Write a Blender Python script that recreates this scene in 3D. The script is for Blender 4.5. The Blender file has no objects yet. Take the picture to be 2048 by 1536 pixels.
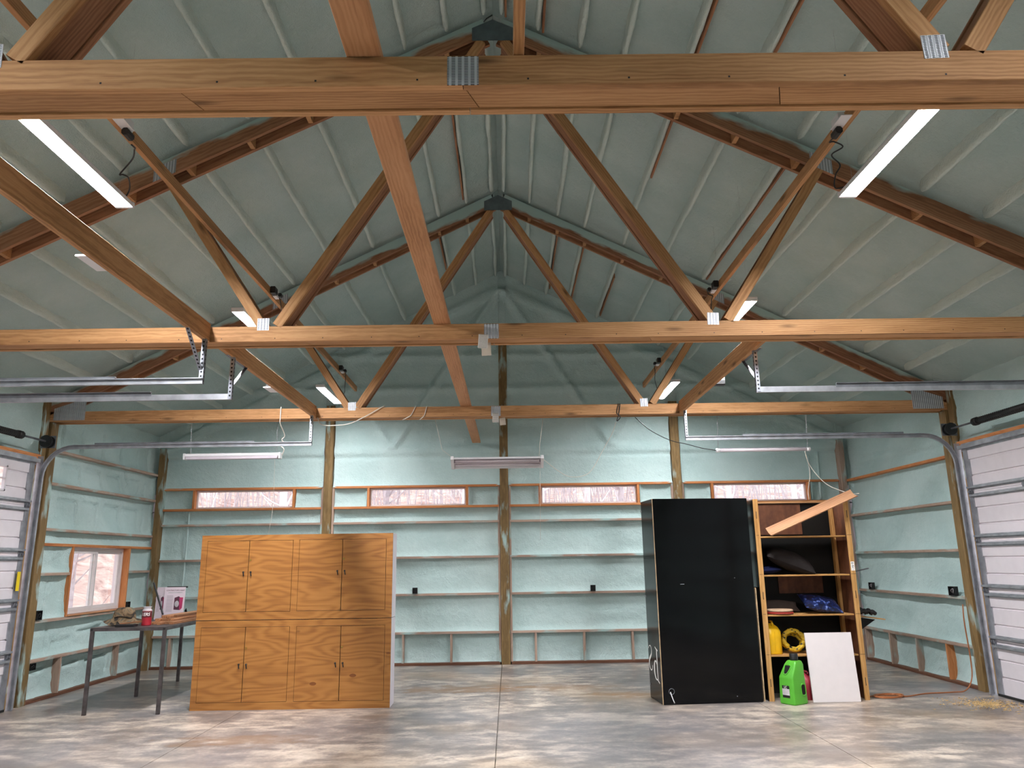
import bpy, bmesh, math, random
import numpy as np
from mathutils import Matrix, Vector
R = math.radians
random.seed(7)
scene = bpy.context.scene
COL = scene.collection
WM = {}

# ------------------------------------------------------------------ camera, sky, exposure
cam_d = bpy.data.cameras.new('camera')
cam_d.sensor_width = 36.0
cam_d.lens = 26.7293
cam_d.clip_start = 0.05
cam_d.clip_end = 300
cam = bpy.data.objects.new('camera', cam_d)
COL.objects.link(cam)
_r = Vector((0.99988808, -0.00348784, -0.01454835))
_u = Vector((0.01337733, -0.22695027, 0.97381447))
_f = Vector((0.00669826, 0.9739001, 0.22687821))
cam.matrix_world = Matrix(((_r.x, _u.x, -_f.x, 0.0944), (_r.y, _u.y, -_f.y, 0.0), (_r.z, _u.z, -_f.z, 1.68), (0, 0, 0, 1)))
scene.camera = cam
scene.view_settings.view_transform = 'Standard'
scene.view_settings.look = 'None'
scene.view_settings.gamma = 1.0
scene.view_settings.use_curve_mapping = False
scene.view_settings.exposure = 0.0
LAMP = 450.0         # radiance of the lit tubes
SKY = 3.0          # overcast sky
world = bpy.data.worlds.new('overcast_sky')
scene.world = world
world.use_nodes = True
_bg = world.node_tree.nodes['Background']
_bg.inputs[0].default_value = (0.88, 0.93, 1.0, 1)
_bg.inputs[1].default_value = SKY


# ------------------------------------------------------------------ helpers
def lin(c):
    c = c / 255.0
    return c / 12.92 if c <= 0.04045 else ((c + 0.055) / 1.055) ** 2.4


def rgb(r, g, b):
    return (lin(r), lin(g), lin(b), 1.0)


def N(nt, typ, ins=None, **props):
    n = nt.nodes.new(typ)
    for k, v in props.items():
        setattr(n, k, v)
    for k, v in (ins or {}).items():
        if isinstance(v, bpy.types.NodeSocket):
            nt.links.new(v, n.inputs[k])
        else:
            n.inputs[k].default_value = v
    return n


def ramp(nt, fac, stops):
    n = nt.nodes.new('ShaderNodeValToRGB')
    e = n.color_ramp.elements
    while len(e) < len(stops):
        e.new(0.5)
    for i, (p, c) in enumerate(stops):
        e[i].position = p
        e[i].color = c if len(c) == 4 else (*c, 1)
    nt.links.new(fac, n.inputs[0])
    return n.outputs[0]


def mixc(nt, fac, a, b, mode='MIX'):
    n = nt.nodes.new('ShaderNodeMix')
    n.data_type = 'RGBA'
    n.blend_type = mode
    for i, v in ((0, fac), (6, a), (7, b)):
        if isinstance(v, bpy.types.NodeSocket):
            nt.links.new(v, n.inputs[i])
        else:
            n.inputs[i].default_value = v
    return n.outputs[2]


def math_(nt, op, a, b=0.0, clamp=False):
    n = nt.nodes.new('ShaderNodeMath')
    n.operation = op
    n.use_clamp = clamp
    for i, v in ((0, a), (1, b)):
        if isinstance(v, bpy.types.NodeSocket):
            nt.links.new(v, n.inputs[i])
        else:
            n.inputs[i].default_value = v
    return n.outputs[0]


def new_mat(name):
    m = bpy.data.materials.new(name)
    m.use_nodes = True
    nt = m.node_tree
    return m, nt, nt.nodes['Principled BSDF']


def plain(name, c, rough=0.6, metal=0.0, noise=0.06, bump=0.0, bscale=60, spec=0.5, coat=0.0):
    m, nt, p = new_mat(name)
    tc = N(nt, 'ShaderNodeTexCoord').outputs['Object']
    nz = N(nt, 'ShaderNodeTexNoise', {'Vector': tc, 'Scale': 9.0, 'Detail': 4.0}).outputs[0]
    d = tuple(max(0, x * (1 - noise * 2)) for x in c[:3]) + (1,)
    l = tuple(min(1, x * (1 + noise * 2)) for x in c[:3]) + (1,)
    nt.links.new(ramp(nt, nz, [(0.3, d), (0.7, l)]), p.inputs['Base Color'])
    p.inputs['Roughness'].default_value = rough
    p.inputs['Metallic'].default_value = metal
    p.inputs['Specular IOR Level'].default_value = spec
    p.inputs['Coat Weight'].default_value = coat
    if bump:
        b = N(nt, 'ShaderNodeTexNoise', {'Vector': tc, 'Scale': bscale, 'Detail': 4.0}).outputs[0]
        bn = N(nt, 'ShaderNodeBump', {'Strength': bump, 'Distance': 0.01, 'Height': b})
        nt.links.new(bn.outputs[0], p.inputs['Normal'])
    return m


def wood(name, dark, mid, light, rings=17.0, knots=1.0, spray=0.0, rough=0.65, vary=0.22, shift=0.0):
    """Boards whose grain runs along the object's own X."""
    m, nt, p = new_mat(name)
    tc = N(nt, 'ShaderNodeTexCoord').outputs['Object']
    rnd = N(nt, 'ShaderNodeObjectInfo').outputs['Random']
    off = N(nt, 'ShaderNodeCombineXYZ', {0: math_(nt, 'MULTIPLY', rnd, 41.0), 1: math_(nt, 'MULTIPLY', rnd, 0.23),
                                         2: math_(nt, 'SUBTRACT', math_(nt, 'MULTIPLY', rnd, 0.31), 0.14)}).outputs[0]
    v = N(nt, 'ShaderNodeVectorMath', {0: tc, 1: off}, operation='ADD').outputs[0]
    mp = N(nt, 'ShaderNodeMapping', {'Vector': v, 'Scale': (0.22, 1, 1)}).outputs[0]
    wv = N(nt, 'ShaderNodeTexWave', {'Vector': mp, 'Scale': rings, 'Distortion': 5.0, 'Detail': 3.0, 'Detail Scale': 1.6},
           wave_type='RINGS', rings_direction='X').outputs['Fac']
    mf = N(nt, 'ShaderNodeMapping', {'Vector': v, 'Scale': (4, 130, 130)}).outputs[0]
    fine = N(nt, 'ShaderNodeTexNoise', {'Vector': mf, 'Scale': 1.0, 'Detail': 3.0}).outputs[0]
    mb = N(nt, 'ShaderNodeMapping', {'Vector': v, 'Scale': (1.1, 7, 7)}).outputs[0]
    broad = N(nt, 'ShaderNodeTexNoise', {'Vector': mb, 'Scale': 1.0, 'Detail': 3.0}).outputs[0]
    f = math_(nt, 'ADD', math_(nt, 'MULTIPLY', wv, 0.17), math_(nt, 'ADD', math_(nt, 'MULTIPLY', fine, 0.32), math_(nt, 'MULTIPLY', broad, 0.55)))
    c = ramp(nt, f, [(0.28, dark), (0.52, mid), (0.78, light)])
    val = math_(nt, 'ADD', math_(nt, 'MULTIPLY', rnd, vary), 1.0 - vary * 0.6)
    hs = N(nt, 'ShaderNodeHueSaturation', {'Value': val, 'Color': c}).outputs[0]
    if knots:
        mk = N(nt, 'ShaderNodeMapping', {'Vector': v, 'Scale': (1.7, 7.5, 7.5)}).outputs[0]
        vo = N(nt, 'ShaderNodeTexVoronoi', {'Vector': mk, 'Scale': 1.0, 'Randomness': 1.0}).outputs['Distance']
        kn = ramp(nt, vo, [(0.04, (1, 1, 1)), (0.10, (0.6, 0.6, 0.6)), (0.19, (0, 0, 0))])
        hs = mixc(nt, math_(nt, 'MULTIPLY', kn, 0.8 * knots), hs, tuple(x * 0.3 for x in dark[:3]) + (1,))
    if spray:
        sp = N(nt, 'ShaderNodeSeparateXYZ', {0: tc})
        ms = N(nt, 'ShaderNodeMapping', {'Vector': v, 'Scale': (2.2, 7, 7)}).outputs[0]
        s = N(nt, 'ShaderNodeTexNoise', {'Vector': ms, 'Scale': 1.0, 'Detail': 4.0}).outputs[0]
        if spray > 0.5:      # top chords: heaviest along the upper edge and towards the ridge
            s = math_(nt, 'ADD', math_(nt, 'MULTIPLY', s, 0.9), math_(nt, 'ADD', math_(nt, 'MULTIPLY', sp.outputs[2], 4.0), math_(nt, 'MULTIPLY', sp.outputs[0], -0.075)))
            s = ramp(nt, s, [(0.40 + shift, (0, 0, 0)), (0.56 + shift, (1, 1, 1))])
        else:
            s = ramp(nt, s, [(0.62 - 0.2 * spray, (0, 0, 0)), (0.72 - 0.1 * spray, (1, 1, 1))])
        hs = mixc(nt, s, hs, rgb(164, 188, 184))
    nt.links.new(hs, p.inputs['Base Color'])
    p.inputs['Roughness'].default_value = rough
    p.inputs['Specular IOR Level'].default_value = 0.3
    bn = N(nt, 'ShaderNodeBump', {'Strength': 0.15, 'Distance': 0.004, 'Height': fine})
    nt.links.new(bn.outputs[0], p.inputs['Normal'])
    return m


def foam(name, a, b, tint):
    m, nt, p = new_mat(name)
    tc = N(nt, 'ShaderNodeTexCoord').outputs['Object']
    n1 = N(nt, 'ShaderNodeTexNoise', {'Vector': tc, 'Scale': 1.3, 'Detail': 4.0}).outputs[0]
    n2 = N(nt, 'ShaderNodeTexNoise', {'Vector': tc, 'Scale': 16.0, 'Detail': 6.0, 'Roughness': 0.6}).outputs[0]
    n3 = N(nt, 'ShaderNodeTexNoise', {'Vector': tc, 'Scale': 70.0, 'Detail': 4.0}).outputs[0]
    c = ramp(nt, n1, [(0.34, a), (0.66, b)])
    c = mixc(nt, ramp(nt, n2, [(0.55, (0, 0, 0)), (0.8, (0.35, 0.35, 0.35))]), c, tint)
    nt.links.new(c, p.inputs['Base Color'])
    p.inputs['Roughness'].default_value = 0.85
    p.inputs['Specular IOR Level'].default_value = 0.25
    h = math_(nt, 'ADD', math_(nt, 'MULTIPLY', n2, 1.0), math_(nt, 'MULTIPLY', n3, 0.35))
    bn = N(nt, 'ShaderNodeBump', {'Strength': 0.7, 'Distance': 0.025, 'Height': h})
    nt.links.new(bn.outputs[0], p.inputs['Normal'])
    return m


def plywood(name, dark, mid, light, contour=46.0, sc=(0.75, 0.75, 3.6), rough=0.42, knots=True, loc=(0, 0, 0)):
    m, nt, p = new_mat(name)
    tc = N(nt, 'ShaderNodeTexCoord').outputs['Object']
    tc = N(nt, 'ShaderNodeMapping', {'Vector': tc, 'Location': loc}).outputs[0]
    mp = N(nt, 'ShaderNodeMapping', {'Vector': tc, 'Scale': sc}).outputs[0]
    n1 = N(nt, 'ShaderNodeTexNoise', {'Vector': mp, 'Scale': 1.0, 'Detail': 2.5, 'Roughness': 0.45}).outputs[0]
    sn = math_(nt, 'SINE', math_(nt, 'MULTIPLY', n1, contour))
    sn = math_(nt, 'ADD', math_(nt, 'MULTIPLY', sn, 0.5), 0.5)
    mf = N(nt, 'ShaderNodeMapping', {'Vector': tc, 'Scale': (sc[0] * 5, sc[1] * 5, sc[2] * 30)}).outputs[0]
    fine = N(nt, 'ShaderNodeTexNoise', {'Vector': mf, 'Scale': 1.0, 'Detail': 3.0}).outputs[0]
    mb = N(nt, 'ShaderNodeMapping', {'Vector': tc, 'Scale': (sc[0] * 1.6, 1, sc[2] * 0.8)}).outputs[0]
    broad = N(nt, 'ShaderNodeTexNoise', {'Vector': mb, 'Scale': 1.0, 'Detail': 2.0}).outputs[0]
    f = math_(nt, 'ADD', math_(nt, 'MULTIPLY', sn, 0.26), math_(nt, 'ADD', math_(nt, 'MULTIPLY', fine, 0.5), math_(nt, 'MULTIPLY', broad, 0.34)))
    c = ramp(nt, f, [(0.30, dark), (0.55, mid), (0.8, light)])
    if knots:
        mk = N(nt, 'ShaderNodeMapping', {'Vector': tc, 'Scale': (1.0, 1.0, 1.9), 'Location': (0.37, 0, 0.2)}).outputs[0]
        vo = N(nt, 'ShaderNodeTexVoronoi', {'Vector': mk, 'Scale': 1.5}).outputs['Distance']
        kn = ramp(nt, vo, [(0.035, (1, 1, 1)), (0.06, (0, 0, 0))])
        c = mixc(nt, math_(nt, 'MULTIPLY', kn, 0.55), c, tuple(x * 0.4 for x in dark[:3]) + (1,))
    nt.links.new(c, p.inputs['Base Color'])
    p.inputs['Roughness'].default_value = rough
    return m


def printed(name, paper, ink, rows, fill=0.6, axis=2, cover=0.62):
    """Paper with rows of too-small-to-read print (object coordinates 0..1 via Generated)."""
    m, nt, p = new_mat(name)
    g = N(nt, 'ShaderNodeTexCoord').outputs['Generated']
    s = N(nt, 'ShaderNodeSeparateXYZ', {0: g})
    z = s.outputs[axis]
    x = s.outputs[0] if axis != 0 else s.outputs[2]
    row = math_(nt, 'FRACT', math_(nt, 'MULTIPLY', z, float(rows)))
    inrow = math_(nt, 'LESS_THAN', math_(nt, 'ABSOLUTE', math_(nt, 'SUBTRACT', row, 0.5)), 0.22)
    cx = N(nt, 'ShaderNodeCombineXYZ', {0: math_(nt, 'MULTIPLY', x, 26.0), 1: math_(nt, 'FLOOR', math_(nt, 'MULTIPLY', z, float(rows)))}).outputs[0]
    nz = N(nt, 'ShaderNodeTexNoise', {'Vector': cx, 'Scale': 1.0, 'Detail': 1.0}).outputs[0]
    w = math_(nt, 'GREATER_THAN', nz, 1 - cover)
    edge = math_(nt, 'LESS_THAN', math_(nt, 'ABSOLUTE', math_(nt, 'SUBTRACT', x, 0.5)), 0.42)
    f = math_(nt, 'MULTIPLY', math_(nt, 'MULTIPLY', inrow, w), math_(nt, 'MULTIPLY', edge, fill))
    nt.links.new(mixc(nt, f, paper, ink), p.inputs['Base Color'])
    p.inputs['Roughness'].default_value = 0.7
    return m


# ------------------------------------------------------------------ materials
M = {}
M['fir'] = wood('douglas_fir', rgb(142, 98, 60), rgb(180, 132, 88), rgb(204, 158, 112))
M['fir_plank'] = wood('clear_fir', rgb(160, 110, 72), rgb(192, 140, 98), rgb(208, 158, 116), knots=0.35)
M['fir_dark'] = wood('truss_fir', rgb(118, 78, 56), rgb(154, 108, 78), rgb(178, 132, 98), knots=0.6, spray=0.0)
M['fir_spray'] = wood('oversprayed_fir', rgb(112, 70, 48), rgb(140, 96, 70), rgb(160, 120, 92), knots=0.3, spray=0.8)
M['treated'] = wood('treated_post', rgb(92, 72, 44), rgb(126, 101, 64), rgb(148, 122, 84), knots=0.5, spray=0.25)
M['fir_spray_light'] = wood('lightly_oversprayed_fir', rgb(118, 78, 54), rgb(150, 106, 76), rgb(172, 130, 98), knots=0.3, spray=0.8, shift=0.20)
M['girt'] = wood('weathered_girt', rgb(136, 110, 96), rgb(168, 142, 126), rgb(188, 166, 150), knots=0.3, spray=0.4)
M['buck'] = wood('window_buck', rgb(158, 92, 50), rgb(196, 126, 76), rgb(214, 150, 100), knots=0.3)
M['sill_plate'] = wood('treated_sill', rgb(76, 48, 34), rgb(104, 68, 50), rgb(126, 88, 68), knots=0.2)
M['stile'] = wood('pine_stile', rgb(150, 106, 56), rgb(182, 136, 80), rgb(204, 160, 104), rings=14, knots=0.25, vary=0.08)
M['trim_stick'] = wood('trim_stick', rgb(116, 72, 46), rgb(160, 110, 76), rgb(196, 148, 108), knots=0.0, vary=0.7)
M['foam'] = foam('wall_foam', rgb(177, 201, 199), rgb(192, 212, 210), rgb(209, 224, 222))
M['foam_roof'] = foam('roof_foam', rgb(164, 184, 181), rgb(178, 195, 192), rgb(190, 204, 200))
M['foam_rib'] = foam('rib_foam', rgb(190, 206, 200), rgb(202, 214, 208), rgb(212, 222, 216))
M['ply'] = plywood('stained_plywood', rgb(134, 84, 34), rgb(162, 107, 50), rgb(174, 120, 60), contour=120, sc=(0.5, 0.5, 2.4))
M['ply_upper'] = plywood('stained_plywood_upper', rgb(134, 84, 34), rgb(162, 107, 50), rgb(174, 120, 60), contour=120, sc=(0.5, 0.5, 2.4), loc=(5.3, 0, 3.1))
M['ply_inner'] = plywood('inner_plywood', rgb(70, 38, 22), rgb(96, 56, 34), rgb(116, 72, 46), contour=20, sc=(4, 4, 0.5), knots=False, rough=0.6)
M['patch'] = plain('plywood_patch', rgb(122, 70, 26), 0.45, noise=0.1)
M['ply_edge'] = plain('plywood_edge', rgb(190, 160, 124), 0.6, noise=0.15)
M['melamine'] = plain('white_melamine', rgb(214, 208, 216), 0.35, noise=0.01)
M['white_board'] = plain('white_board', rgb(226, 218, 218), 0.4, noise=0.01)
M['black_lam'] = plain('black_laminate', (0.003, 0.003, 0.0035, 1), 0.10, noise=0.1, spec=0.22, coat=0.0)
M['black_inner'] = plain('black_inner', (0.004, 0.0035, 0.003, 1), 0.6, noise=0.1, spec=0.3)
M['galv'] = plain('galvanized_steel', rgb(164, 166, 172), 0.4, 0.6, noise=0.12)
M['galv_dark'] = plain('dull_steel', rgb(120, 122, 128), 0.5, 0.5, noise=0.12)
M['door_white'] = plain('door_white', rgb(214, 207, 212), 0.5, noise=0.015)
M['vinyl'] = plain('vinyl', rgb(222, 214, 214), 0.4, noise=0.01)
M['black'] = plain('black_plastic', (0.008, 0.008, 0.009, 1), 0.45, noise=0.1)
M['spring'] = plain('black_spring', (0.012, 0.011, 0.011, 1), 0.5, 0.3, noise=0.2)
M['white_plastic'] = plain('white_plastic', rgb(222, 220, 222), 0.4, noise=0.01)
M['dim_white'] = plain('reflector_white', rgb(196, 186, 194), 0.4, noise=0.02)
M['tube'] = plain('unlit_tube', rgb(214, 204, 210), 0.25, noise=0.01)
M['cord_white'] = plain('white_cable', rgb(214, 206, 194), 0.5, noise=0.02)
M['cord_black'] = plain('black_cable', (0.01, 0.01, 0.011, 1), 0.5, noise=0.05)
M['cord_orange'] = plain('orange_cable', rgb(164, 100, 58), 0.5, noise=0.05)
M['table_steel'] = plain('raw_steel', rgb(92, 86, 86), 0.45, 0.7, noise=0.2)
M['yellow'] = plain('yellow_plastic', rgb(226, 176, 12), 0.4, noise=0.04)
M['lime'] = plain('lime_plastic', rgb(84, 170, 48), 0.42, noise=0.03, bump=0.08, bscale=200)
M['red_plastic'] = plain('red_plastic', rgb(164, 48, 62), 0.45, noise=0.05)
M['red_can'] = plain('red_print', rgb(158, 30, 44), 0.4, noise=0.05)
M['maroon'] = plain('maroon_print', rgb(92, 26, 34), 0.4, noise=0.05)
M['ink_red'] = plain('red_ink', rgb(176, 52, 96), 0.6, noise=0.05)
M['ink_dark'] = plain('dark_ink', rgb(84, 44, 62), 0.6, noise=0.1)
M['ink_black'] = plain('black_ink', rgb(22, 20, 20), 0.6, noise=0.05)
M['ink_grey'] = plain('grey_ink', rgb(190, 184, 188), 0.6, noise=0.1)
M['white_paint'] = plain('white_paint', rgb(236, 234, 230), 0.5, noise=0.01)
M['pillow_grey'] = plain('charcoal_cloth', rgb(38, 34, 33), 0.95, noise=0.08, bump=0.2, bscale=300, spec=0.1)
M['pillow_taupe'] = plain('taupe_cloth', rgb(74, 64, 60), 0.95, noise=0.08, bump=0.2, bscale=300, spec=0.1)
M['navy'] = plain('navy_cloth', rgb(18, 24, 54), 0.9, noise=0.1, spec=0.1)
M['brass'] = plain('brass', rgb(214, 172, 96), 0.25, 1.0, noise=0.05)
M['disc_red'] = plain('disc_red', rgb(150, 46, 38), 0.5, noise=0.05)
M['disc_cream'] = plain('disc_cream', rgb(196, 166, 138), 0.6, noise=0.05)
M['sawdust'] = plain('sawdust', rgb(200, 170, 122), 0.95, noise=0.2, bump=0.6, bscale=250, spec=0.1)
M['tag'] = printed('tag_print', rgb(206, 200, 192), rgb(96, 92, 92), 9)
M['tag_back'] = plain('tag_back', rgb(196, 184, 168), 0.7, noise=0.03)
M['poster'] = printed('poster_print', rgb(214, 200, 208), rgb(120, 104, 116), 17, fill=0.0)
M['small_print'] = printed('small_print', rgb(214, 200, 208), rgb(132, 118, 128), 13, cover=0.8)
M['sticker'] = printed('sticker_print', rgb(226, 196, 22), rgb(60, 50, 20), 12, fill=0.8)
M['rubber'] = plain('rubber_seal', (0.01, 0.01, 0.01, 1), 0.7)
M['camo'] = plain('camo_cloth', rgb(112, 92, 68), 0.95, noise=0.1, spec=0.1)


def mat_camo():
    m, nt, p = new_mat('camouflage_cloth')
    tc = N(nt, 'ShaderNodeTexCoord').outputs['Object']
    v = N(nt, 'ShaderNodeTexNoise', {'Vector': tc, 'Scale': 13.0, 'Detail': 1.0, 'Distortion': 1.0}).outputs[0]
    c = ramp(nt, v, [(0.36, rgb(44, 38, 32)), (0.42, rgb(96, 78, 56)), (0.56, rgb(128, 106, 80)), (0.68, rgb(88, 84, 72))])
    nt.links.new(c, p.inputs['Base Color'])
    p.inputs['Roughness'].default_value = 0.95
    return m


def mat_sequin():
    m, nt, p = new_mat('blue_sequins')
    tc = N(nt, 'ShaderNodeTexCoord').outputs['Object']
    v = N(nt, 'ShaderNodeTexNoise', {'Vector': tc, 'Scale': 26.0, 'Detail': 3.0}).outputs[0]
    c = ramp(nt, v, [(0.44, rgb(10, 14, 38)), (0.58, rgb(22, 42, 98)), (0.70, rgb(120, 140, 195))])
    nt.links.new(c, p.inputs['Base Color'])
    p.inputs['Roughness'].default_value = 0.35
    return m


def mat_coil():
    m, nt, p = new_mat('yellow_black_hose')
    tc = N(nt, 'ShaderNodeTexCoord').outputs['Object']
    v = N(nt, 'ShaderNodeTexNoise', {'Vector': tc, 'Scale': 24.0, 'Detail': 1.0}).outputs[0]
    c = ramp(nt, v, [(0.36, rgb(20, 18, 14)), (0.41, rgb(204, 166, 30))])
    nt.links.new(c, p.inputs['Base Color'])
    p.inputs['Roughness'].default_value = 0.5
    return m


def mat_gusset():
    """Pressed steel connector plate: columns of punched teeth slots."""
    m, nt, p = new_mat('truss_plate_steel')
    tc = N(nt, 'ShaderNodeTexCoord').outputs['Object']
    s = N(nt, 'ShaderNodeSeparateXYZ', {0: tc})
    fx = math_(nt, 'FRACT', math_(nt, 'MULTIPLY', s.outputs[0], 38.0))
    fz = math_(nt, 'FRACT', math_(nt, 'MULTIPLY', s.outputs[2], 130.0))
    a = math_(nt, 'LESS_THAN', math_(nt, 'ABSOLUTE', math_(nt, 'SUBTRACT', fx, 0.5)), 0.3)
    b = math_(nt, 'LESS_THAN', math_(nt, 'ABSOLUTE', math_(nt, 'SUBTRACT', fz, 0.5)), 0.22)
    sl = math_(nt, 'MULTIPLY', a, b)
    nt.links.new(mixc(nt, sl, rgb(206, 208, 214), rgb(56, 58, 66)), p.inputs['Base Color'])
    p.inputs['Metallic'].default_value = 0.45
    p.inputs['Roughness'].default_value = 0.38
    w = math_(nt, 'SINE', math_(nt, 'MULTIPLY', s.outputs[0], 240.0))
    nt.links.new(N(nt, 'ShaderNodeBump', {'Strength': 0.4, 'Distance': 0.004, 'Height': w}).outputs[0], p.inputs['Normal'])
    return m


def mat_perforated():
    m, nt, p = new_mat('perforated_angle')
    tc = N(nt, 'ShaderNodeTexCoord').outputs['Object']
    s = N(nt, 'ShaderNodeSeparateXYZ', {0: tc})
    fx = math_(nt, 'SUBTRACT', math_(nt, 'FRACT', math_(nt, 'MULTIPLY', s.outputs[0], 26.0)), 0.5)
    d = math_(nt, 'ADD', math_(nt, 'POWER', math_(nt, 'ABSOLUTE', fx), 2.0), math_(nt, 'MULTIPLY', math_(nt, 'POWER', math_(nt, 'ABSOLUTE', s.outputs[2]), 2.0), 900.0))
    h = math_(nt, 'LESS_THAN', d, 0.06)
    nt.links.new(mixc(nt, h, rgb(140, 142, 150), rgb(30, 32, 34)), p.inputs['Base Color'])
    p.inputs['Metallic'].default_value = 0.8
    p.inputs['Roughness'].default_value = 0.4
    return m


def mat_concrete():
    m, nt, p = new_mat('stained_concrete')
    tc = N(nt, 'ShaderNodeTexCoord').outputs['Object']
    mp = N(nt, 'ShaderNodeMapping', {'Vector': tc, 'Scale': (0.62, 1.0, 1)}).outputs[0]
    a = N(nt, 'ShaderNodeTexNoise', {'Vector': mp, 'Scale': 1.3, 'Detail': 5.0, 'Roughness': 0.55, 'Distortion': 0.5}).outputs[0]
    b = N(nt, 'ShaderNodeTexNoise', {'Vector': mp, 'Scale': 6.0, 'Detail': 5.0, 'Roughness': 0.55, 'Distortion': 0.3}).outputs[0]
    f = N(nt, 'ShaderNodeTexNoise', {'Vector': tc, 'Scale': 30.0, 'Detail': 4.0, 'Roughness': 0.55}).outputs[0]
    k = math_(nt, 'ADD', math_(nt, 'MULTIPLY', a, 0.46), math_(nt, 'ADD', math_(nt, 'MULTIPLY', b, 0.42), math_(nt, 'MULTIPLY', f, 0.12)))
    c = ramp(nt, k, [(0.33, rgb(100, 95, 93)), (0.455, rgb(126, 118, 114)), (0.515, rgb(152, 141, 133)), (0.57, rgb(188, 174, 161)), (0.66, rgb(212, 197, 183))])
    d = N(nt, 'ShaderNodeTexNoise', {'Vector': tc, 'Scale': 0.55, 'Detail': 3.0}).outputs[0]
    c = mixc(nt, ramp(nt, d, [(0.5, (0, 0, 0)), (0.72, (0.55, 0.55, 0.55))]), c, rgb(166, 136, 98))
    e = N(nt, 'ShaderNodeTexNoise', {'Vector': N(nt, 'ShaderNodeMapping', {'Vector': tc, 'Location': (7, 3, 0)}).outputs[0], 'Scale': 0.4, 'Detail': 2.0}).outputs[0]
    c = mixc(nt, ramp(nt, e, [(0.48, (0, 0, 0)), (0.7, (0.5, 0.5, 0.5))]), c, rgb(122, 124, 132))
    for sx, sy, rx, ry, k_ in ((1.62, 10.35, 0.55, 0.25, 0.75), (-0.55, 10.95, 1.1, 0.35, 0.6), (0.7, 11.0, 0.9, 0.3, 0.5), (-2.6, 8.1, 0.8, 0.3, 0.4)):
        # rust and mud stains
        q = N(nt, 'ShaderNodeMapping', {'Vector': tc, 'Location': (-sx / rx, -sy / ry, 0), 'Scale': (1 / rx, 1 / ry, 0)}).outputs[0]
        ln = N(nt, 'ShaderNodeVectorMath', {0: q}, operation='LENGTH').outputs['Value']
        ln = math_(nt, 'ADD', ln, math_(nt, 'MULTIPLY', math_(nt, 'SUBTRACT', b, 0.5), 3.0))
        c = mixc(nt, ramp(nt, ln, [(0.35, (k_, k_, k_)), (1.0, (0, 0, 0))]), c, rgb(150, 112, 74))
    nt.links.new(c, p.inputs['Base Color'])
    nt.links.new(ramp(nt, a, [(0.3, (0.32, 0.32, 0.32)), (0.7, (0.38, 0.38, 0.38))]), p.inputs['Roughness'])
    p.inputs['Specular IOR Level'].default_value = 0.45
    nt.links.new(N(nt, 'ShaderNodeBump', {'Strength': 0.06, 'Distance': 0.01, 'Height': f}).outputs[0], p.inputs['Normal'])
    return m


def mat_glass():
    m = bpy.data.materials.new('window_glass')
    m.use_nodes = True
    nt = m.node_tree
    nt.nodes.clear()
    t = N(nt, 'ShaderNodeBsdfTransparent', {0: (0.96, 0.97, 0.97, 1)})
    g = N(nt, 'ShaderNodeBsdfGlossy', {0: (1, 1, 1, 1), 'Roughness': 0.0})
    bf = N(nt, 'ShaderNodeNewGeometry').outputs['Backfacing']
    fr = N(nt, 'ShaderNodeFresnel', {0: math_(nt, 'SUBTRACT', 1.45, math_(nt, 'MULTIPLY', bf, 1.45 - 1 / 1.45))})
    mx = N(nt, 'ShaderNodeMixShader', {0: fr.outputs[0], 1: t.outputs[0], 2: g.outputs[0]})
    o = N(nt, 'ShaderNodeOutputMaterial', {0: mx.outputs[0]})
    return m


def mat_emit(k=1.0):
    m, nt, p = new_mat('lit_diffuser')
    p.inputs['Base Color'].default_value = (0.9, 0.9, 0.9, 1)
    p.inputs['Emission Color'].default_value = (0.97, 0.975, 1.0, 1)
    p.inputs['Emission Strength'].default_value = LAMP * k
    return m


def mat_hill(name, cols, sc):
    m, nt, p = new_mat(name)
    tc = N(nt, 'ShaderNodeTexCoord').outputs['Object']
    mp = N(nt, 'ShaderNodeMapping', {'Vector': tc, 'Scale': sc}).outputs[0]
    a = N(nt, 'ShaderNodeTexNoise', {'Vector': mp, 'Scale': 1.0, 'Detail': 8.0, 'Roughness': 0.7, 'Distortion': 1.0}).outputs[0]
    nt.links.new(ramp(nt, a, [(0.3, cols[0]), (0.45, cols[1]), (0.58, cols[2]), (0.72, cols[3])]), p.inputs['Base Color'])
    p.inputs['Roughness'].default_value = 1.0
    return m


M['camo'] = mat_camo()
M['sequin'] = mat_sequin()
M['coil'] = mat_coil()
M['gusset'] = mat_gusset()
M['perf'] = mat_perforated()
M['concrete'] = mat_concrete()
M['glass'] = mat_glass()
M['lit'] = mat_emit()
M['lit_dim'] = mat_emit(0.5)      # far-end pair, turned down so the back wall near them doesn't burn out
M['lit_low'] = mat_emit(0.45)
M['bank'] = mat_hill('leaf_litter_bank', [rgb(140, 104, 98), rgb(196, 162, 152), rgb(222, 196, 184), rgb(240, 230, 214)], (1.0, 1.6, 5.0))
M['bark'] = plain('pale_bark', rgb(240, 234, 234), 0.9, noise=0.04)
M['bark_grey'] = plain('grey_bark', rgb(196, 186, 190), 0.9, noise=0.1)


# ------------------------------------------------------------------ mesh builders
def link(o, parent=None, M4=None):
    COL.objects.link(o)
    W = M4 if M4 is not None else Matrix()
    if parent is not None:
        o.parent = parent
        o.matrix_basis = WM[parent.name].inverted() @ W
    else:
        o.matrix_basis = W
    WM[o.name] = W
    return o


def tag(o, label=None, cat=None, group=None, kind=None):
    if label: o['label'] = label
    if cat: o['category'] = cat
    if group: o['group'] = group
    if kind: o['kind'] = kind
    return o


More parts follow.
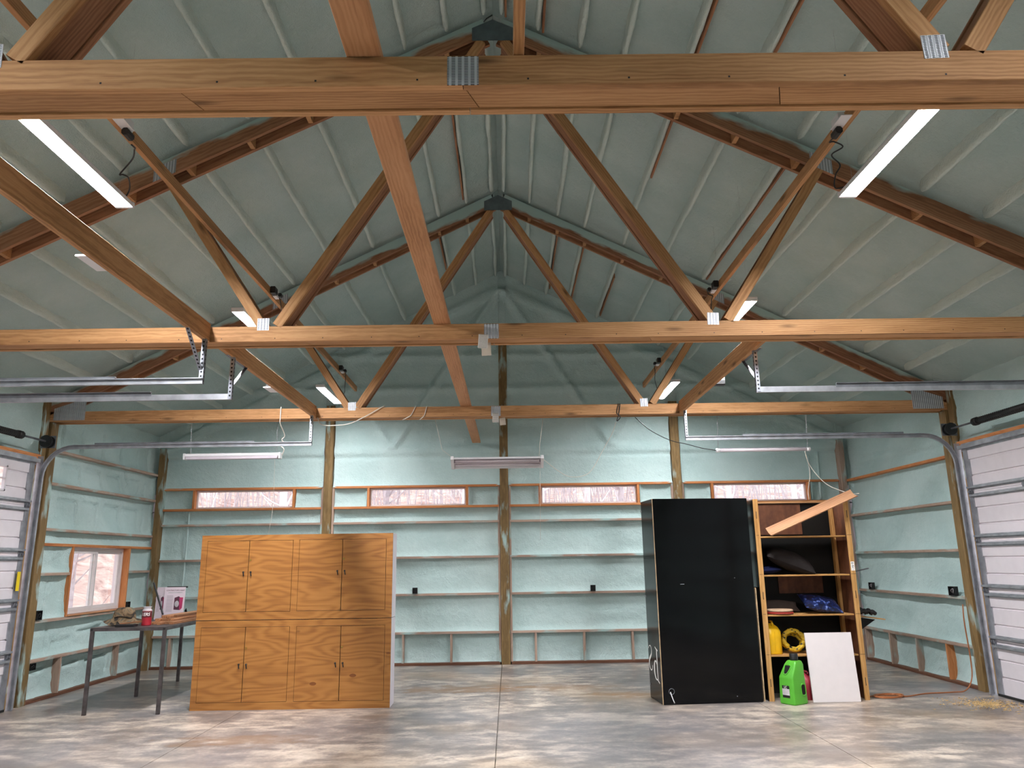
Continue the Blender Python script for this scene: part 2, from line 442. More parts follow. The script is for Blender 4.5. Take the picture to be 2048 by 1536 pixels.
def thing(name, label, cat, loc=(0, 0, 0), rz=0.0, group=None, kind=None):
    o = bpy.data.objects.new(name, None)
    o.empty_display_size = 0.1
    link(o, None, Matrix.Translation(loc) @ Matrix.Rotation(rz, 4, 'Z'))
    return tag(o, label, cat, group, kind)


def me(name, verts, faces, mat, parent=None, M4=None, smooth=False):
    m = bpy.data.meshes.new(name)
    m.from_pydata([tuple(v) for v in verts], [], faces)
    m.materials.append(mat)
    if smooth:
        m.polygons.foreach_set('use_smooth', [True] * len(m.polygons))
    m.update()
    return link(bpy.data.objects.new(name, m), parent, M4)


def prism(poly, y0, y1):
    """polygon in (x,z), extruded along y; returns verts, faces"""
    n = len(poly)
    v = [(x, y0, z) for x, z in poly] + [(x, y1, z) for x, z in poly]
    f = [tuple(range(n)), tuple(range(2 * n - 1, n - 1, -1))]
    f += [(i + n, (i + 1) % n + n, (i + 1) % n, i) for i in range(n)]
    return v, f


def boxv(x0, x1, y0, y1, z0, z1, c=0.0):
    """box with the four long edges (along its longest side) chamfered by c"""
    if c <= 0:
        v = [(x0, y0, z0), (x1, y0, z0), (x1, y1, z0), (x0, y1, z0), (x0, y0, z1), (x1, y0, z1), (x1, y1, z1), (x0, y1, z1)]
        return v, [(0, 3, 2, 1), (4, 5, 6, 7), (0, 1, 5, 4), (1, 2, 6, 5), (2, 3, 7, 6), (3, 0, 4, 7)]
    d = [x1 - x0, y1 - y0, z1 - z0]
    ax = d.index(max(d))
    lo = [(x0, x1), (y0, y1), (z0, z1)]
    b, e = [i for i in range(3) if i != ax]
    (b0, b1), (e0, e1) = lo[b], lo[e]
    prof = [(b0 + c, e0), (b1 - c, e0), (b1, e0 + c), (b1, e1 - c), (b1 - c, e1), (b0 + c, e1), (b0, e1 - c), (b0, e0 + c)]
    v = []
    for a in lo[ax]:
        for p, q in prof:
            t = [0, 0, 0]
            t[ax], t[b], t[e] = a, p, q
            v.append(tuple(t))
    f = [tuple(range(7, -1, -1)), tuple(range(8, 16))] + [(i, (i + 1) % 8, (i + 1) % 8 + 8, i + 8) for i in range(8)]
    return v, f


def join(*parts):
    V, F = [], []
    for v, f in parts:
        o = len(V)
        V += list(v)
        F += [tuple(i + o for i in q) for q in f]
    return V, F


def box(name, x0, x1, y0, y1, z0, z1, mat, parent=None, c=0.0, base=None):
    """box in the parent's local coordinates (or world), origin at its own centre"""
    cx, cy, cz = (x0 + x1) / 2, (y0 + y1) / 2, (z0 + z1) / 2
    v, f = boxv(x0 - cx, x1 - cx, y0 - cy, y1 - cy, z0 - cz, z1 - cz, c)
    B = base if base is not None else Matrix()
    return me(name, v, f, mat, parent, B @ Matrix.Translation((cx, cy, cz)))


def board(name, p0, p1, w, t, mat, parent=None, up=(0, 0, 1), c=0.003):
    """plank from p0 to p1 (centre line, world), width w along `up`, thickness t across; grain along local X"""
    p0, p1, up = Vector(p0), Vector(p1), Vector(up)
    x = (p1 - p0)
    L = x.length
    x.normalize()
    y = up.cross(x).normalized()
    z = x.cross(y)
    mid = (p0 + p1) / 2
    W = Matrix(((x.x, y.x, z.x, mid.x), (x.y, y.y, z.y, mid.y), (x.z, y.z, z.z, mid.z), (0, 0, 0, 1)))
    c = min(c, w * 0.2, t * 0.2)
    v = []
    prof = [(-t / 2 + c, -w / 2), (t / 2 - c, -w / 2), (t / 2, -w / 2 + c), (t / 2, w / 2 - c), (t / 2 - c, w / 2), (-t / 2 + c, w / 2), (-t / 2, w / 2 - c), (-t / 2, -w / 2 + c)]
    for a in (-L / 2, L / 2):
        v += [(a, p, q) for p, q in prof]
    f = [tuple(range(7, -1, -1)), tuple(range(8, 16))] + [(i, (i + 1) % 8, (i + 1) % 8 + 8, i + 8) for i in range(8)]
    return me(name, v, f, mat, parent, W)


def spline(pts, k=6):
    P = [np.array(p, float) for p in pts]
    P = [2 * P[0] - P[1]] + P + [2 * P[-1] - P[-2]]
    out = []
    for i in range(1, len(P) - 2):
        for j in range(k):
            t = j / k
            a, b, c, d = P[i - 1], P[i], P[i + 1], P[i + 2]
            out.append(0.5 * ((2 * b) + (c - a) * t + (2 * a - 5 * b + 4 * c - d) * t * t + (3 * b - a - 3 * c + d) * t ** 3))
    out.append(P[-2])
    return out


def tubev(pts, r, n=6, smooth=6, rr=None):
    P = spline(pts, smooth) if smooth else [np.array(p, float) for p in pts]
    V, F = [], []
    up = np.array([0.13, 0.31, 0.94])
    for i, p in enumerate(P):
        t = P[min(i + 1, len(P) - 1)] - P[max(i - 1, 0)]
        t = t / (np.linalg.norm(t) + 1e-9)
        a = np.cross(up, t)
        if np.linalg.norm(a) < 0.05:
            a = np.cross([1, 0, 0], t)
        a /= np.linalg.norm(a)
        b = np.cross(t, a)
        q = r if rr is None else rr(i / (len(P) - 1))
        for j in range(n):
            w = 2 * math.pi * j / n
            V.append(tuple(p + q * (math.cos(w) * a + math.sin(w) * b)))
    m = len(P)
    for i in range(m - 1):
        for j in range(n):
            F.append((i * n + j, i * n + (j + 1) % n, (i + 1) * n + (j + 1) % n, (i + 1) * n + j))
    F.append(tuple(range(n - 1, -1, -1)))
    F.append(tuple(range((m - 1) * n, m * n)))
    return V, F


def tube(name, pts, r, mat, parent=None, n=6, smooth=6, rr=None):
    c = np.mean(np.array(pts, float), axis=0)
    v, f = tubev([np.array(p, float) - c for p in pts], r, n, smooth, rr)
    return me(name, v, f, mat, parent, Matrix.Translation(Vector(c)), smooth=True)


def lathe(name, prof, mat, parent=None, M4=None, n=20):
    V, F = [], []
    for r, z in prof:
        for j in range(n):
            w = 2 * math.pi * j / n
            V.append((r * math.cos(w), r * math.sin(w), z))
    for i in range(len(prof) - 1):
        for j in range(n):
            F.append((i * n + j, i * n + (j + 1) % n, (i + 1) * n + (j + 1) % n, (i + 1) * n + j))
    F.append(tuple(range(n - 1, -1, -1)))
    F.append(tuple(range((len(prof) - 1) * n, len(prof) * n)))
    o = me(name, V, F, mat, parent, M4, smooth=True)
    try:
        o.data.set_sharp_from_angle(angle=R(35))
    except Exception:
        pass
    return o


def grid(name, P, mat, parent=None, flip=False):
    nu, nv = P.shape[:2]
    c = P.reshape(-1, 3).mean(axis=0)
    V = (P.reshape(-1, 3) - c)
    i = np.arange(nu - 1)[:, None] * nv + np.arange(nv - 1)[None, :]
    F = np.stack([i, i + nv, i + nv + 1, i + 1], axis=-1).reshape(-1, 4)
    if flip:
        F = F[:, ::-1]
    m = bpy.data.meshes.new(name)
    m.vertices.add(len(V))
    m.vertices.foreach_set('co', V.astype(np.float32).ravel())
    m.loops.add(F.size)
    m.loops.foreach_set('vertex_index', F.astype(np.int32).ravel())
    m.polygons.add(len(F))
    m.polygons.foreach_set('loop_start', np.arange(0, F.size, 4, dtype=np.int32))
    m.polygons.foreach_set('use_smooth', np.ones(len(F), dtype=bool))
    m.materials.append(mat)
    m.update(calc_edges=True)
    return link(bpy.data.objects.new(name, m), parent, Matrix.Translation(Vector(c)))


def vnoise(x, y, s):
    xi, yi = np.floor(x), np.floor(y)
    fx, fy = x - xi, y - yi
    fx, fy = fx * fx * (3 - 2 * fx), fy * fy * (3 - 2 * fy)

    def h(a, b):
        v = np.sin(a * 127.1 + b * 311.7 + s * 74.7) * 43758.5453
        return v - np.floor(v)
    return (h(xi, yi) * (1 - fx) + h(xi + 1, yi) * fx) * (1 - fy) + (h(xi, yi + 1) * (1 - fx) + h(xi + 1, yi + 1) * fx) * fy - 0.5


def fbm(x, y, s, o=4):
    t, a = 0, 1.0
    for k in range(o):
        t = t + a * vnoise(x * 2 ** k, y * 2 ** k, s + k * 3.1)
        a *= 0.5
    return t


def text_mesh(body, size, shear=0.0):
    cu = bpy.data.curves.new('lettering', 'FONT')
    cu.body = body
    cu.size = size
    cu.shear = shear
    cu.align_x = 'CENTER'
    cu.align_y = 'CENTER'
    cu.offset = size * 0.012
    ob = bpy.data.objects.new('lettering', cu)
    COL.objects.link(ob)
    dg = bpy.context.evaluated_depsgraph_get()
    m = bpy.data.meshes.new_from_object(ob.evaluated_get(dg))
    V = [tuple(v.co) for v in m.vertices]
    F = [tuple(p.vertices) for p in m.polygons]
    bpy.data.objects.remove(ob)
    bpy.data.curves.remove(cu)
    bpy.data.meshes.remove(m)
    return V, F


XR = [0.09, 0.45, 0.85, 1.24, 1.77, 2.31, 2.86, 3.40, 3.95, 4.50, 5.04, 5.55]   # rib positions out from the ridge
T1, T2, T3 = 2.769, 6.427, 10.084
YW = 13.445
XW = 6.03


def zch(x):
    return 6.71 - 0.5 * abs(x)          # underside of the truss top chords


exec_order = []

# ------------------------------------------------------------------ floor
floor = thing('floor', 'grey mottled concrete floor slab with saw-cut joints', 'floor', (0, 4, 0), kind='structure')
me('subfloor', *boxv(-6.3, 6.3, -5.2, 13.7, -0.3, -0.02), M['concrete'], floor)
for a, b in ((-6.3, -3.092), (-3.086, -0.053), (-0.045, 3.03), (3.036, 6.3)):
    me('slab', *boxv(a, b, -5.2, 13.7, -0.15, 0.0), M['concrete'], floor)

# ------------------------------------------------------------------ foam surfaces on the walls


def frame_back(u, v, d): return np.stack([u, YW + d, v], axis=-1)
def frame_left(u, v, d): return np.stack([-XW - d, u, v], axis=-1)
def frame_right(u, v, d): return np.stack([XW + d, u, v], axis=-1)


SEED = [1]


def cell(parent, fr, u0, u1, v0, v1, d0=0.112, step=0.03, lip=(0.06, 0.06, 0.085, 0.03), rough=0.016, grooves=(), flip=False, ridges=()):
    """sprayed foam between framing: recessed, swelling out to the boards at its edges (lip: start, end, bottom, top)"""
    SEED[0] += 1
    s = SEED[0] * 1.37
    nu, nv = max(4, int((u1 - u0) / step)), max(4, int((v1 - v0) / step))
    u, v = np.meshgrid(np.linspace(u0, u1, nu), np.linspace(v0, v1, nv), indexing='ij')
    wob = 0.012 * fbm(u * 5, v * 5, s + 9)
    d = d0 - lip[0] * np.exp(-(u - u0 + wob) / 0.028) - lip[1] * np.exp(-(u1 - u + wob) / 0.028) \
        - lip[2] * np.exp(-(v - v0 + wob) / 0.042) - lip[3] * np.exp(-(v1 - v) / 0.025)
    d = d - 0.014 * np.maximum(0, fbm(u * 3.1, v * 4.3, s + 21)) * (np.exp(-(v - v0) / 0.14) + np.exp(-(u - u0) / 0.12) + np.exp(-(u1 - u) / 0.12)) * 1.8
    d = d + rough * 1.6 * fbm(u * 2.2, v * 3.2, s) + rough * 0.55 * fbm(u * 11, v * 13, s + 5, 3)
    for (a, b, e, f, w, dep) in grooves:
        L2 = (e - a) ** 2 + (f - b) ** 2 + 1e-9
        t = np.clip(((u - a) * (e - a) + (v - b) * (f - b)) / L2, 0, 1)
        q = np.hypot(u - a - t * (e - a), v - b - t * (f - b))
        d = d + 1.5 * dep * np.exp(-(q / w) ** 2)
    d = np.maximum(d, 0.016)
    return grid('foam_panel', fr(u, v, d), M['foam'], parent, flip)


def siding(parent, rects, fr):
    parts = []
    for u0, u1, v0, v1 in rects:
        c = [fr(np.float64(a), np.float64(b), np.float64(dd)) for dd in (0.2, 0.23) for a, b in ((u0, v0), (u1, v0), (u1, v1), (u0, v1))]
        parts.append(([tuple(x) for x in c], [(0, 1, 2, 3), (7, 6, 5, 4), (0, 4, 5, 1), (1, 5, 6, 2), (2, 6, 7, 3), (3, 7, 4, 0)]))
    me('siding', *join(*parts), M['door_white'], parent)


# back wall ---------------------------------------------------------
wb = thing('wall_back', 'back gable wall of pale aqua spray foam between wood girts and posts', 'wall', (0, YW, 0), kind='structure')
LOW = (0.022, 0.022, 0.03, 0.02)
bays = [(-5.97, -3.185, -1), (-2.965, -0.075, 0), (0.115, 2.965, 0), (3.185, 5.97, 1)]
WIN = [(-5.40, -3.69), (-2.345, -0.655), (0.67, 2.36), (3.71, 5.37)]
for x in (-3.075, 0.02, 3.075):
    top = 5.55 if x == 0.02 else 4.45
    board('post', (x, YW + 0.05, 0), (x, YW + 0.05, top), 0.15, 0.15, M['treated'], wb, up=(1, 0, 0), c=0.006)
    for s in (-1, 1):
        board('blocking', (x + s * 0.096, YW + 0.07, 0.04), (x + s * 0.096, YW + 0.07, 3.0), 0.038, 0.12, M['girt'], wb, up=(1, 0, 0))
for s in (-1, 1):
    board('post', (s * 5.99, YW - 0.02, 0), (s * 5.99, YW - 0.02, 3.7), 0.10, 0.16, M['treated' if s < 0 else 'girt'], wb, up=(1, 0, 0), c=0.006)
STUDS = [[-5.641, -4.8, -3.95], [-1.713, -0.901, -2.53], [0.524, 1.344, 2.163], [3.6, 4.45, 5.3]]
ZG = [0.517, 1.144, 1.764, 2.363, 2.63, 2.988]
for (a, b, _), (wa, wz), st in zip(bays, WIN, STUDS):
    for z in ZG:
        board('girt', (a, YW + 0.07, z), (b, YW + 0.07, z), 0.038, 0.14, M['buck' if z > 2.5 else 'girt'], wb)
    board('sill_plate', (a, YW + 0.06, 0.02), (b, YW + 0.06, 0.02), 0.04, 0.15, M['sill_plate'], wb)
    xs = sorted([a] + st + [b])
    for x in st:
        board('stud', (x, YW + 0.075, 0.04), (x, YW + 0.075, 0.50), 0.038, 0.13, M['girt'], wb, up=(1, 0, 0))
    for p, q in zip(xs[:-1], xs[1:]):
        cell(wb, frame_back, p, q, 0.03, 0.505, step=0.025, lip=LOW)
    gb = [(a + 0.1, z1, b - 0.1, z1 + 0.02, 0.012, 0.03) for z1 in (2.47,)]
    for z0, z1 in zip(ZG[:3], ZG[1:4]):
        cell(wb, frame_back, a, b, z0, z1)
    cell(wb, frame_back, a, b, ZG[3], ZG[4], lip=(0.04, 0.04, 0.085, 0.02), grooves=gb)
    for p, q in ((a, wa - 0.05), (wz + 0.05, b)):
        cell(wb, frame_back, p, q, ZG[4], ZG[5])


def gable(parent, x0, x1, zb, xpost=None):
    SEED[0] += 1
    s = SEED[0] * 1.37
    nu = max(5, int((x1 - x0) / 0.045))
    nv = 84
    u, t = np.meshgrid(np.linspace(x0, x1, nu), np.linspace(0, 1, nv), indexing='ij')
    zt = zch(u) + 0.32
    v = zb + t * (zt - zb)
    d = 0.05 + 0.010 * fbm(u * 1.5, v * 2.2, s) * 1.6 + 0.006 * fbm(u * 9, v * 11, s + 5, 3)
    d = d - 0.045 * np.exp(-(v - zb) / 0.05)
    if zb < 3.2:
        d = d - 0.03 * np.exp(-(u - x0) / 0.05) - 0.03 * np.exp(-(x1 - u) / 0.05)

    def ridge(a, b, e, f, w, amp):
        L2 = (e - a) ** 2 + (f - b) ** 2
        tt = np.clip(((u - a) * (e - a) + (v - b) * (f - b)) / L2, 0, 1)
        q = np.hypot(u - a - tt * (e - a), v - b - tt * (f - b))
        return amp / (1 + np.exp((q - w) / 0.012))
    for z, w, a in ((5.36, 0.06, 0.05), (4.74, 0.06, 0.05), (4.15, 0.06, 0.03)):
        d = d - ridge(-6, z, 6, z, w, a)
    d = d - ridge(-6, 3.62, 6, 3.62, 0.085, 0.035)
    d = d + ridge(-6, 3.52, 6, 3.52, 0.012, 0.05)
    for q in (-1, 1):
        d = d - ridge(q * 1.92, 3.72, q * 0.05, 6.6, 0.055, 0.075)
        d = d - ridge(q * 2.0, 3.72, q * 2.95, 5.2, 0.05, 0.06)
        d = d - ridge(q * 0.1, 6.62, q * 6.0, 3.70, 0.08, 0.05)
    d = np.maximum(d, -0.09)
    return grid('foam_panel', frame_back(u, v, d), M['foam'], parent)


for a, b, _ in bays:
    gable(wb, a - 0.02, b + 0.02, 2.99)
gable(wb, -3.185 - 0.02, -2.965 + 0.02, 4.42)
gable(wb, 2.965 - 0.02, 3.185 + 0.02, 4.42)
gable(wb, -0.095, 0.135, 5.5)
for s in (-1, 1):
    gable(wb, *(sorted((s * 5.94, s * 6.2))), 2.9)
siding(wb, [(-6.3, 6.3, -0.1, 2.62), (-6.3, 6.3, 3.0, 3.9), (-6.3, WIN[0][0] - .04, 2.6, 3.02)] +
       [(WIN[i][1] + .04, WIN[i + 1][0] - .04, 2.6, 3.02) for i in range(3)] + [(WIN[3][1] + .04, 6.3, 2.6, 3.02)], frame_back)
me('siding', *prism([(-6.3, 3.85), (6.3, 3.85), (0, 7.2)], YW + 0.2, YW + 0.23), M['door_white'], wb)

tube('conduit', [(-5.5, YW + 0.06, 2.60), (-5.5, YW + 0.055, 1.9), (-5.52, YW + 0.06, 1.2)], 0.016, M['foam'], wb, n=8)
tube('conduit', [(5.45, YW + 0.045, 3.45), (5.45, YW + 0.04, 2.66)], 0.02, M['foam'], wb, n=8)
tube('conduit', [(5.62, YW + 0.045, 3.5), (5.60, YW + 0.04, 2.66)], 0.02, M['foam'], wb, n=8)
# clerestory windows in the back wall --------------------------------
wl = ['high strip window over the workbench corner', 'high strip window above the white end of the plywood cabinets',
      'high strip window beside the black cabinet top', 'high strip window behind the open shelf unit top']
for i, (a, b) in enumerate(WIN):
    w = thing('window_%d' % (i + 2), wl[i], 'window', ((a + b) / 2, YW, 2.65), kind='structure')
    for x in (a - 0.02, b + 0.02):
        board('jamb_board', (x, YW + 0.075, 2.651), (x, YW + 0.075, 2.967), 0.04, 0.15, M['buck'], w, up=(1, 0, 0))
    z0, z1, e, y0, y1 = 2.652, 2.966, 0.028, YW + 0.09, YW + 0.14
    parts = [boxv(a, b, y0, y1, z0, z0 + e), boxv(a, b, y0, y1, z1 - e, z1), boxv(a, a + e, y0, y1, z0 + e, z1 - e), boxv(b - e, b, y0, y1, z0 + e, z1 - e)]
    me('window_frame', *join(*parts), M['vinyl'], w)
    me('pane', *boxv(a + e, b - e, y0 + 0.02, y0 + 0.025, z0 + e, z1 - e), M['glass'], w)

# side walls -----------------------------------------------------------
wlft = thing('wall_left', 'side wall of aqua spray foam and girts with the sliding window', 'wall', (-XW, 4, 0), kind='structure')
wrgt = thing('wall_right', 'side wall of aqua spray foam and girts behind the open shelf unit', 'wall', (XW, 4, 0), kind='structure')


def yboard(nm, s, y0, y1, z, parent, mat='girt', w=0.038, t=0.14, d=0.07):
    return board(nm, (s * (XW + d), y0, z), (s * (XW + d), y1, z), w, t, M[mat], parent)


def zboard(nm, s, y, z0, z1, parent, mat='girt', w=0.038, t=0.14, d=0.07):
    return board(nm, (s * (XW + d), y, z0), (s * (XW + d), y, z1), w, t, M[mat], parent, up=(0, 1, 0))


YA, YB = 10.245, 13.40
for s, wl_ in ((-1, wlft), (1, wrgt)):
    fr = frame_left if s < 0 else frame_right
    board('post', (s * (XW + 0.06), 10.17, 0), (s * (XW + 0.06), 10.17, 3.585), 0.15, 0.15, M['treated'], wl_, up=(0, 1, 0), c=0.006)
    board('jamb_board', (s * (XW + 0.075), 10.02, 0), (s * (XW + 0.075), 10.02, 3.9), 0.13, 0.10, M['treated'], wl_, up=(0, 1, 0), c=0.004)
    for y in (6.52, 2.86):
        board('post', (s * (XW + 0.06), y, 0), (s * (XW + 0.06), y, 3.585), 0.15, 0.15, M['treated'], wl_, up=(0, 1, 0), c=0.006)
    yboard('sill_plate', s, YA, YB, 0.02, wl_, 'sill_plate', 0.04)
# left wall, framed around the slider
for z, m in ((0.515, 'girt'), (2.18, 'girt'), (2.785, 'girt'), (3.23, 'girt')):
    yboard('girt', -1, YA, YB, z, wlft, m)
yboard('girt', -1, YA, YB, 1.985, wlft, 'buck')
yboard('girt', -1, YA, YB, 1.003, wlft, 'girt')
WY0, WY1 = 10.985, 12.58
for a, b in ((YA, WY0 - 0.04), (WY1 + 0.04, YB)):
    yboard('girt', -1, a, b, 1.60, wlft)
    cell(wlft, frame_left, a, b, 1.003, 1.60, step=0.03, grooves=[((a + b) / 2, 1.05, (a + b) / 2 + 0.02, 1.5, 0.014, 0.03)])
    cell(wlft, frame_left, a, b, 1.60, 1.985, step=0.03, rough=0.03)
for y in (10.962, 12.535):
    zboard('stud', -1, y, 0.04, 0.496, wlft)
for a, b in ((YA, 10.962), (10.962, 12.535), (12.535, YB)):
    gr = [(a + 0.2, 0.36, a + 0.5, 0.38, 0.02, 0.05)] if a != 10.962 else [(a + 0.25, 0.36, a + 0.6, 0.38, 0.02, 0.05), (a + 0.85, 0.36, a + 1.4, 0.38, 0.02, 0.06), (a + 1.4, 0.38, a + 1.4, 0.16, 0.016, 0.05)]
    cell(wlft, frame_left, a, b, 0.03, 0.515, step=0.025, grooves=gr, lip=LOW)
cell(wlft, frame_left, YA, YB, 0.515, 1.003, grooves=[(10.75, 0.6, 10.75, 0.95, 0.016, 0.035), (11.5, 0.83, 12.1, 0.87, 0.025, -0.03), (11.5, 0.79, 12.1, 0.81, 0.02, 0.03), (12.3, 0.84, 12.9, 0.86, 0.02, 0.03), (10.9, 0.68, 11.3, 0.7, 0.02, 0.02)])
cell(wlft, frame_left, YA, YB, 1.985, 2.18, step=0.03)
GR = []
for a, b in ((10.64, 11.08), (11.25, 11.67), (11.89, 12.25)):
    GR += [(a, 3.08, b, 3.08, 0.013, 0.045), (b, 3.08, b + 0.03, 2.84, 0.015, 0.05)]
GR += [(12.41, 3.2, 12.48, 3.06, 0.016, 0.06), (12.48, 3.06, 12.55, 3.03, 0.016, 0.06), (12.55, 3.03, 12.5, 2.94, 0.014, 0.05), (12.61, 3.06, 12.89, 3.06, 0.013, 0.04), (12.89, 3.06, 12.9, 2.84, 0.012, 0.03), (13.14, 3.04, 13.15, 2.83, 0.02, 0.06)]
cell(wlft, frame_left, YA, YB, 2.785, 3.23, step=0.022, grooves=GR)
GR = []
for a, b in ((10.64, 11.1), (11.25, 11.68), (11.89, 12.29), (12.45, 12.95)):
    GR += [(a, 2.6, b, 2.6, 0.013, 0.035), (b, 2.6, b + 0.02, 2.25, 0.013, 0.035)]
GR += [(13.16, 2.6, 13.14, 2.26, 0.02, 0.06)]
cell(wlft, frame_left, YA, YB, 2.18, 2.785, step=0.025, grooves=GR)
GR = [(11.11, 3.63, 11.09, 3.3, 0.018, 0.05), (11.68, 3.66, 11.67, 3.3, 0.02, 0.06), (12.25, 3.7, 12.24, 3.3, 0.02, 0.06), (12.8, 3.6, 12.78, 3.3, 0.016, 0.04), (13.2, 3.65, 13.2, 3.3, 0.02, 0.05), (10.45, 3.7, 10.42, 3.3, 0.03, 0.05), (10.6, 3.7, 10.58, 3.3, 0.02, 0.03)]
cell(wlft, frame_left, YA, YB + 0.1, 3.23, 4.06, step=0.025, grooves=GR, lip=(0.05, 0.03, 0.085, 0.08))
# right wall
for z in (0.515, 1.125, 1.735, 2.365, 2.975):
    yboard('girt', 1, YA, YB, z, wrgt, 'buck' if z > 2.9 else 'girt')
sy = [13.295, 12.477, 11.677, 10.881]
for y in sy:
    zboard('stud', 1, y, 0.04, 0.496, wrgt, 'buck' if y == 10.881 else 'girt')
ys = [YA, 10.881, 11.677, 12.477, 13.295, YB + 0.05]
for a, b in zip(ys[:-1], ys[1:]):
    cell(wrgt, frame_right, a, b, 0.03, 0.515, step=0.025, flip=True, lip=LOW)
for z0, z1 in ((0.515, 1.125), (1.125, 1.735), (1.735, 2.365), (2.365, 2.975)):
    cell(wrgt, frame_right, YA, YB, z0, z1, flip=True, grooves=[(YA + 0.09, z0 + 0.1, YA + 0.05, z1 - 0.06, 0.02, 0.05)])
cell(wrgt, frame_right, YA, YB + 0.1, 2.975, 4.06, flip=True, lip=(0.05, 0.03, 0.085, 0.08), grooves=[(10.5, 3.16, 13.3, 3.20, 0.013, 0.02), (10.4, 3.35, 13.2, 3.30, 0.013, 0.025)])
# above the overhead doors, and the rest of the shed
DOORS = [(-1, 6.98, 9.86), (1, 6.98, 9.86), (-1, 3.36, 6.27)]
for s, wl_ in ((-1, wlft), (1, wrgt)):
    fr = frame_left if s < 0 else frame_right
    fl = s > 0
    yboard('header', s, 6.62, 9.95, 3.10, wl_, 'buck', 0.06)
    cell(wl_, fr, 6.6, 9.98, 3.12, 4.06, step=0.06, flip=fl, lip=(0.06, 0.08, 0.06, 0.08))
    if s < 0:
        yboard('header', s, 2.95, 6.43, 3.10, wl_, 'buck', 0.06)
        cell(wl_, fr, 2.93, 6.44, 3.12, 4.06, step=0.08, flip=fl)
        cell(wl_, fr, -5.1, 2.8, 0.0, 4.06, step=0.12, flip=fl)
        siding(wl_, [(-5.2, 3.3, 0, 4.0), (6.3, 6.95, 0, 4.0), (9.9, WY0, 0, 4.0), (WY1, 13.6, 0, 4.0), (WY0, WY1, 0, 1.0), (WY0, WY1, 1.98, 4.0), (3.3, 9.9, 3.08, 4.0)], fr)
    else:
        for z in (0.6, 1.2, 1.8, 2.4, 3.0):
            yboard('girt', s, -5.0, 6.43, z, wl_)
        cell(wl_, fr, -5.1, 6.45, 0.0, 4.06, step=0.12, flip=fl)
        siding(wl_, [(-5.2, 6.95, 0, 4.0), (9.9, 13.6, 0, 4.0), (6.95, 9.9, 3.08, 4.0)], fr)
wf = thing('wall_front', 'plain foam wall behind the photographer', 'wall', (0, -5.1, 0), kind='structure')
me('foam_panel', *prism([(-6.25, 0), (6.25, 0), (6.25, 3.9), (0, 7.1), (-6.25, 3.9)], -5.25, -5.1), M['foam'], wf)

# slider window ---------------------------------------------------------
w1 = thing('window_1', 'sliding window with white frame in a raw wood surround', 'window', (-XW, 11.78, 1.02), kind='structure')
for y in (WY0 - 0.02, WY1 + 0.02):
    zboard('jamb_board', -1, y, 1.024, 1.965, w1, 'buck', 0.04, 0.15, 0.072)
board('stool', (-XW - 0.06, WY0, 1.033), (-XW - 0.06, WY1, 1.033), 0.018, 0.16, M['trim_stick'], w1)
xo0, xo1 = -XW - 0.155, -XW - 0.095
z0, z1, e = 1.045, 1.963, 0.045
me('window_frame', *join(boxv(xo0, xo1, WY0, WY1, z0, z0 + e), boxv(xo0, xo1, WY0, WY1, z1 - e, z1), boxv(xo0, xo1, WY0, WY0 + e, z0 + e, z1 - e), boxv(xo0, xo1, WY1 - e, WY1, z0 + e, z1 - e)), M['vinyl'], w1)
ym = 11.76
for nm, ya, yb, dx in (('sash', WY0 + e, ym + 0.04, 0.02), ('sash', ym - 0.04, WY1 - e, -0.015)):
    xa, xb = xo0 + 0.015 + dx, xo0 + 0.045 + dx
    q = 0.04
    sh = me(nm, *join(boxv(xa, xb, ya, yb, z0 + e, z0 + e + q), boxv(xa, xb, ya, yb, z1 - e - q, z1 - e), boxv(xa, xb, ya, ya + q, z0 + e + q, z1 - e - q), boxv(xa, xb, yb - q, yb, z0 + e + q, z1 - e - q)), M['vinyl'], w1)
    me('pane', *boxv((xa + xb) / 2 - 0.002, (xa + xb) / 2 + 0.002, ya + q, yb - q, z0 + e + q, z1 - e - q), M['glass'], sh)

# ------------------------------------------------------------------ roof
roof = thing('ceiling', 'underside of the gable roof in grey-green spray foam with ribs over purlins', 'ceiling', (0, 4, 6.9), kind='structure')
YB_ = [-5.2, -0.9, T1 + 0.1, T2 + 0.1, T3 + 0.1, 13.6]
for s in (-1, 1):
    for k in range(5):
        y0, y1 = YB_[k], YB_[k + 1]
        st = 0.2 if k == 0 else 0.055
        SEED[0] += 1
        sd = SEED[0] * 1.3
        x, y = np.meshgrid(s * np.linspace(0.0, 6.35, int(6.35 / st)), np.linspace(y0, y1, max(8, int((y1 - y0) / (st * 1.5)))), indexing='ij')
        d = 0.02 * fbm(x * 1.3, y * 1.6, sd) + 0.006 * fbm(x * 8, y * 8, sd + 4, 3)
        # a low swell beside every rib and a cross seam in each bay
        for q in XR:
            d = d - 0.02 * np.exp(-(np.abs(np.abs(x) - q) / 0.05))
        ysm = y0 + (y1 - y0) * 0.47
        d = d - 0.012 * np.exp(-((y - ysm - 0.05 * fbm(x, x * 0, sd + 2)) / 0.03) ** 2)
        if k > 0:
            d = d - 0.07 * np.exp(-np.abs(y - y1) / 0.05) - 0.07 * np.exp(-np.abs(y - y0) / 0.05)
        z = zch(x) + 0.295 + d
        z = np.where(np.abs(x) < 0.085, z + 0.04, z)
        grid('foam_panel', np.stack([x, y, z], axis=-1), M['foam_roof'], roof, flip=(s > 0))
me('roof_deck', *join(prism([(0, 7.2), (6.4, 4.0), (6.4, 4.1), (0, 7.3)], -5.4, 13.8), prism([(0, 7.2), (0, 7.3), (-6.4, 4.1), (-6.4, 4.0)], -5.4, 13.8)), M['galv_dark'], roof)


